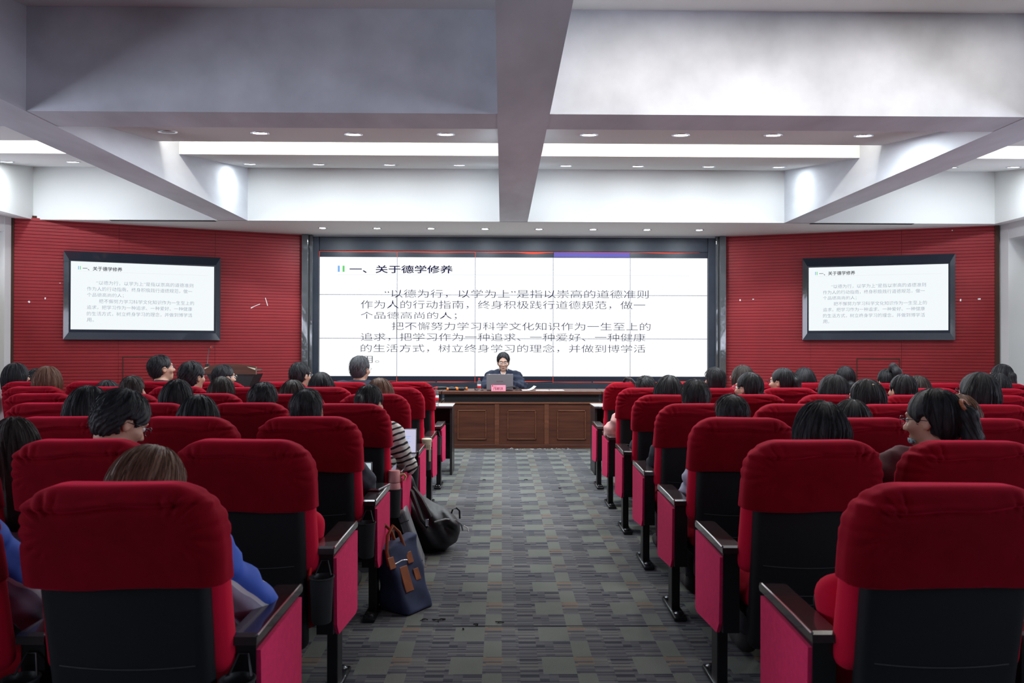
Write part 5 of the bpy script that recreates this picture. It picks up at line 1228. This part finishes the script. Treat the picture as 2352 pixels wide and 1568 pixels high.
gm = empty('gooseneck_microphone', gp[0], 0, 'thin gooseneck microphone with red-lit ring rising from the lectern', 'microphone')
loc = lambda q: Vector(q) - gp[0]
MB().lathe([(.001, -.045), (.03, -.045), (.028, -.015), (.008, -.01), (.001, -.01)], 14).build('base', M['stand'], gm)
MB().tube([Vector((0, 0, -.02))] + [loc(q) for q in gp], .0055, 8).build('gooseneck', M['metal_grey'], gm); MB().tube([loc(gp[-1]), loc(gp[-1]) + Vector((.028, -.03, .006))], [.009, .011], 10).build('capsule', M['stand'], gm)
MB().tube([loc(gp[-1]) + Vector((.004, -.004, .001)), loc(gp[-1]) + Vector((.012, -.012, .002))], [.0125, .0125], 10).build('light_ring', M['led_red'], gm)

# ---- things in cup holders, on arm rests and laps
def stand_x(side, k): return seat_x(side, 0, k) - side * .262
def cup_pos(k):   # aisle stand of the left block
    x = stand_x(-1, k); y = row_y(k) - .25; return x - .222 * .0135, y - .222
x, y = cup_pos(3); fl_ = empty('flask', (x, y, .348), .3, 'pink metal flask with tan strap standing in a cup holder', 'flask')
MB().lathe([(.001, 0), (.034, .0), (.037, .01), (.038, .16), (.037, .175), (.034, .19), (.001, .19)], 24).build('bottle_body', M['pink_metal'], fl_)
MB().lathe([(.0345, .193), (.036, .198), (.035, .255), (.032, .262), (.001, .263)], 24).build('cap', M['pink_metal'], fl_)
MB().tube([(.034, -.01, .235), (.055, -.018, .24), (.066, -.02, .225), (.055, -.025, .205), (.036, -.02, .205)], .007, 8).build('strap', M['strap_tan'], fl_)
x, y = cup_pos(5); fl_ = empty('thermos_cup', (x, y, .348), 0, 'cream thermos cup with hanging strap in a cup holder near the front', 'thermos')
MB().lathe([(.001, 0), (.033, .0), (.036, .01), (.037, .15), (.035, .17), (.001, .17)], 24).build('bottle_body', M['cream'], fl_)
MB().lathe([(.036, .17), (.040, .175), (.040, .215), (.043, .220), (.043, .238), (.036, .243), (.001, .243)], 24).build('cap', M['cream'], fl_)
MB().bbox(.022, .038, -.052, -.044, .06, .20, .003).build('strap', M['cream'], fl_)
# phone-sized tablet on the arm pad, third-nearest row
x = stand_x(-1, 2); y = row_y(2) - .25; ph = empty('phone', (x - .012, y + .13, .604), -.2, 'dark phone in a pale case lying on an armrest of the left aisle', 'phone')
MB().bbox(-.048, .048, -.09, .09, 0, .010, .004).build('case', M['laptop'], ph); MB().bbox(-.044, .044, -.086, .086, .010, .0115, .0006).build('glass', M['table_top'], ph)
# tablet in the lap beside it
p_ = at(842, 1087, 4.42); tb = empty('tablet', (p_.x - .07, 4.42, p_.z - .07), .0, 'tablet with a lit pale blue page beside the grey sleeve', 'tablet'); tb.rotation_euler = (math.radians(-28), 0, .15)
MB().bbox(-.09, .10, 0, .008, 0, .14, .003).build('case', M['laptop'], tb); MB().box(-.082, .092, -.0012, .0, .008, .132).build('display', M['screen_blue'], tb)
# open laptop on the lap of the striped-sweater woman
pa, pb = at(893, 1042, 5.50), at(956, 988, 5.50)
lp = empty('laptop', ((pa.x + pb.x) / 2 - .06, 5.52, pa.z), 0, 'open laptop with a lit document page beyond the striped sleeve', 'laptop')
hwl = (pb.x - pa.x) / 2 + .06; hh = pb.z - pa.z
MB().bbox(-hwl, hwl, -.20, .0, -.016, 0, .004).build('base', M['laptop'], lp); li = MB().bbox(-hwl, hwl, 0, .007, 0, hh + .01, .003).build('lid', M['laptop'], lp); li.rotation_euler = (-.12, 0, 0)
MB().box(-hwl + .006, hwl - .006, -.0015, 0, .008, hh + .004).build('display', M['screen_ui'], li)
ln = MB()
for i in range(9): ln.box(hwl - .08, hwl - .08 + .02 + .03 * ((i * 7) % 3) / 3, -.0022, -.0015, .02 + i * .012, .0225 + i * .012)
ln.build('page_lettering', M['bar_blue'], li)
# red lanyard hanging beside the second-nearest chair
cable([at(724, 1268, 2.98), at(716, 1290, 2.96), at(711, 1315, 2.95), at(710, 1332, 2.95)], .007, 'lanyard', 'red lanyard strap hanging beside the second-nearest left aisle armrest', 'lanyard', 'lanyard')
# strap of a bag hung over the front-row chair on the right
Xs = seat_x(1, 0, 6); Ys = row_y(6) - .25
bgp = empty('backpack', (Xs + .02, Ys + .05, .47), 0, 'black bag hung on the front row right aisle chair, strap over its back', 'bag', 'bags')
MB().tube([(-.05, -.19, .40), (-.07, -.25, .555), (-.06, -.315, .585), (-.02, -.375, .57), (.02, -.405, .52), (.035, -.40, .44)], .013, 8).build('shoulder_strap', M['bag_black'], bgp)
S = SDF(axis((-.2, .2, .013)), axis((-.17, .15, .013)), axis((-.08, .32, .013))); S.add(P_box((0, -.02, .12), (.15, .09, .15), .07), .02); folds(S, .006, 2); link('bag_body', S.mesh(), bgp, M['bag_black'])

# ================================================================== BAGS IN THE AISLE
# backpack slumped on the floor
bc = atz(1000, 1270, 0); bp_ = empty('backpack', (bc.x - .02, bc.y + .03, 0), 0, 'black backpack slumped on the carpet against the left aisle chairs', 'bag', 'bags')
S = SDF(axis((-.34, .26, .010)), axis((-.22, .36, .010)), axis((-.02, .54, .010)))
S.add(P_ell((.02, .06, .12), (.155, .17, .13), Ry(math.radians(-18))), .05); S.add(P_box((-.06, .08, .17), (.12, .12, .13), .07, Ry(math.radians(28))), .08)
S.add(P_cap((-.14, .08, .24), (-.19, .05, .43), .10, .062), .08); S.add(P_ell((-.20, .04, .46), (.055, .07, .05)), .05); S.add(P_ell((.10, .0, .20), (.08, .09, .04), Ry(math.radians(25))), .03)
X, Y, Z = S.grid(); S.v = (S.v + .008 * np.sin(Z * 26 + X * 34) * np.sin(Y * 22 + X * 18 + 1) + .005 * np.sin(X * 60 + Z * 45)).astype(np.float32); S.v = np.maximum(S.v, .003 - Z).astype(np.float32)
link('bag_body', S.mesh(), bp_, M['bag_black'])
MB().tube([(.02, -.115, .22), (.09, -.09, .235), (.15, -.03, .215), (.185, .04, .17), (.19, .10, .12)], .006, 6).build('zip', M['metal_grey'], bp_)
MB().tube([(.11, .06, .215), (.125, .075, .262), (.15, .08, .272), (.17, .085, .252), (.172, .085, .20)], .006, 8).build('grab_handle', M['bag_black'], bp_)
MB().tube([(-.20, -.04, .46), (-.13, -.07, .40), (-.09, -.10, .31), (-.06, -.125, .24), (-.02, -.13, .19)], [.016, .018, .016, .014, .012], 8).build('shoulder_strap', M['bag_black'], bp_)
MB().tube([(-.13, -.04, .43), (-.07, -.06, .36), (-.03, -.09, .30), (-.005, -.10, .25)], [.012, .014, .012, .012], 8).build('shoulder_strap', M['bag_black'], bp_)
MB().bbox(-.035, -.015, -.142, -.134, .20, .245, .003).build('buckle', M['chrome'], bp_)
MB().tube([(.20, .05, .16), (.225, .04, .15), (.232, .035, .125)], .004, 6).build('zip_tag', M['paper'], bp_)
# grey case leaning
pA = atz(960, 1314, 0); gc = empty('laptop_case', (pA.x + .02, pA.y + .01, 0), 0, 'flat grey case standing tilted between the tote and the backpack', 'case', 'bags')
gc.rotation_euler = (0, math.radians(-19), .10)
MB().bbox(-.028, .028, .0, .27, .006, .385, .018, seg=3).build('shell', M['grey_case'], gc); MB().box(-.0285, .0285, -.001, .271, .315, .318).build('seam', M['stand'], gc); MB().box(-.0285, .0285, -.001, .271, .06, .063).build('seam', M['stand'], gc)
# navy tote with tan handles
tc_ = atz(938, 1412, 0); tt = empty('tote_bag', (tc_.x - .022, tc_.y + .11, 0), 0, 'navy canvas tote bag with tan leather handles standing in the aisle', 'bag', 'bags'); tt.rotation_euler = (0, 0, -.60)
S = SDF(axis((-.18, .14, .008)), axis((-.22, .22, .008)), axis((-.01, .40, .008)))
X, Y, Z = S.grid(); zt_ = .33; q = np.clip(Z / zt_, 0, 1); cxq = -.068 * q; hwx = .098 * (1 - q) + .034 * q; hwy = .105 * (1 - q) + .13 * q
dx_ = abs(X - cxq) - hwx + .022; dy_ = abs(Y) - hwy + .03
d = np.sqrt(np.maximum(dx_, 0) ** 2 + np.maximum(dy_, 0) ** 2) + np.minimum(np.maximum(dx_, dy_), 0) - .025; d = np.maximum(d, np.maximum(Z - zt_ - .02 * np.sin(Y * 9 + .5), .003 - Z))
d = d + .004 * np.sin(Y * 30 + Z * 18) * np.sin(Z * 22 + 1) + .003 * np.sin(Z * 40 - Y * 25); S.v = (d + 0 * X).astype(np.float32); link('bag_body', S.mesh(), tt, M['navy_cloth'])
for xo in (-.085, -.030):
    MB().tube([(xo + .02, -.12, .24), (xo, -.118, .31), (xo - .012, -.10, .385), (xo - .018, -.055, .425), (xo - .014, -.01, .385), (xo, .012, .31), (xo + .02, .016, .25)], [.011, .009, .0085, .0085, .0085, .009, .011], 8).build('handle', M['tan'], tt)
def on_tote(y, z, hw, hh, t=.005):
    q_ = z / .33; x_ = -.068 * q_ + .098 * (1 - q_) + .034 * q_; return Matrix.Translation((x_ + .004, y, z)) @ Matrix.Rotation(-.385, 4, 'Y')
for yy in (-.115, .02): MB().bbox(-.004, .004, -.022, .022, -.030, .030, .003).build('handle_patch', M['tan'], tt, mw=on_tote(yy, .255, 0, 0))
MB().bbox(-.004, .005, -.030, .030, -.065, .065, .003).build('leather_tab', M['tan'], tt, mw=on_tote(-.045, .165, 0, 0))
MB().tube([(0, -.06, .0), (0, .0, .008), (0, .06, .0)], .004, 6).build('zip', M['chrome'], tt, mw=on_tote(-.04, .245, 0, 0))
MB().bbox(-.003, .003, -.03, .01, -.03, .03, .002).build('red_lining', M['tan'], tt, mw=on_tote(.05, .17, 0, 0))
# bits of lint and the carpet join
cs = MB().box(at(935, 1436, 3.846).x, at(1575, 1436, 3.846).x, 3.843, 3.849, -.001, .0015).build('carpet_join', M['fluff'], fl)
lint = MB(); rr = random.Random(3)
for px, py, r_ in ((974, 1424, 9), (1004, 1426, 13), (1014, 1424, 10), (1146, 1431, 12), (1094, 1436, 8), (1208, 1102, 5), (1284, 1122, 6), (1112, 1102, 4), (1064, 1446, 4)):
    p_ = atz(px, py, .0); s_ = r_ / F * p_.y
    for _ in range(3): lint.tube([p_ + Vector((rr.uniform(-s_, s_), rr.uniform(-s_, s_) * .8, .003)), p_ + Vector((rr.uniform(-s_, s_) * .3, 0, .008)), p_ + Vector((rr.uniform(-s_, s_), rr.uniform(-s_, s_) * .8, .003))], .0022, 4)
o = lint.build('carpet_lint', M['fluff']); tag(o, 'small tufts of dark lint and thread lying on the aisle carpet', 'lint', kind='stuff')
lw_ = MB()
for i in range(26):
    p_ = atz(1185 + rr.uniform(-30, 130), 1031 + rr.uniform(-.5, 1.5), .0); s_ = .03
    lw_.tube([p_ + Vector((rr.uniform(-s_, s_), -.005, .003)), p_ + Vector((0, -.01, rr.uniform(.003, .018))), p_ + Vector((rr.uniform(-s_, s_), -.005, .004))], .0018, 4)
o = lw_.build('frayed_threads', M['paper']); tag(o, 'pale frayed carpet threads along the foot of the speaker desk', 'threads', kind='stuff')
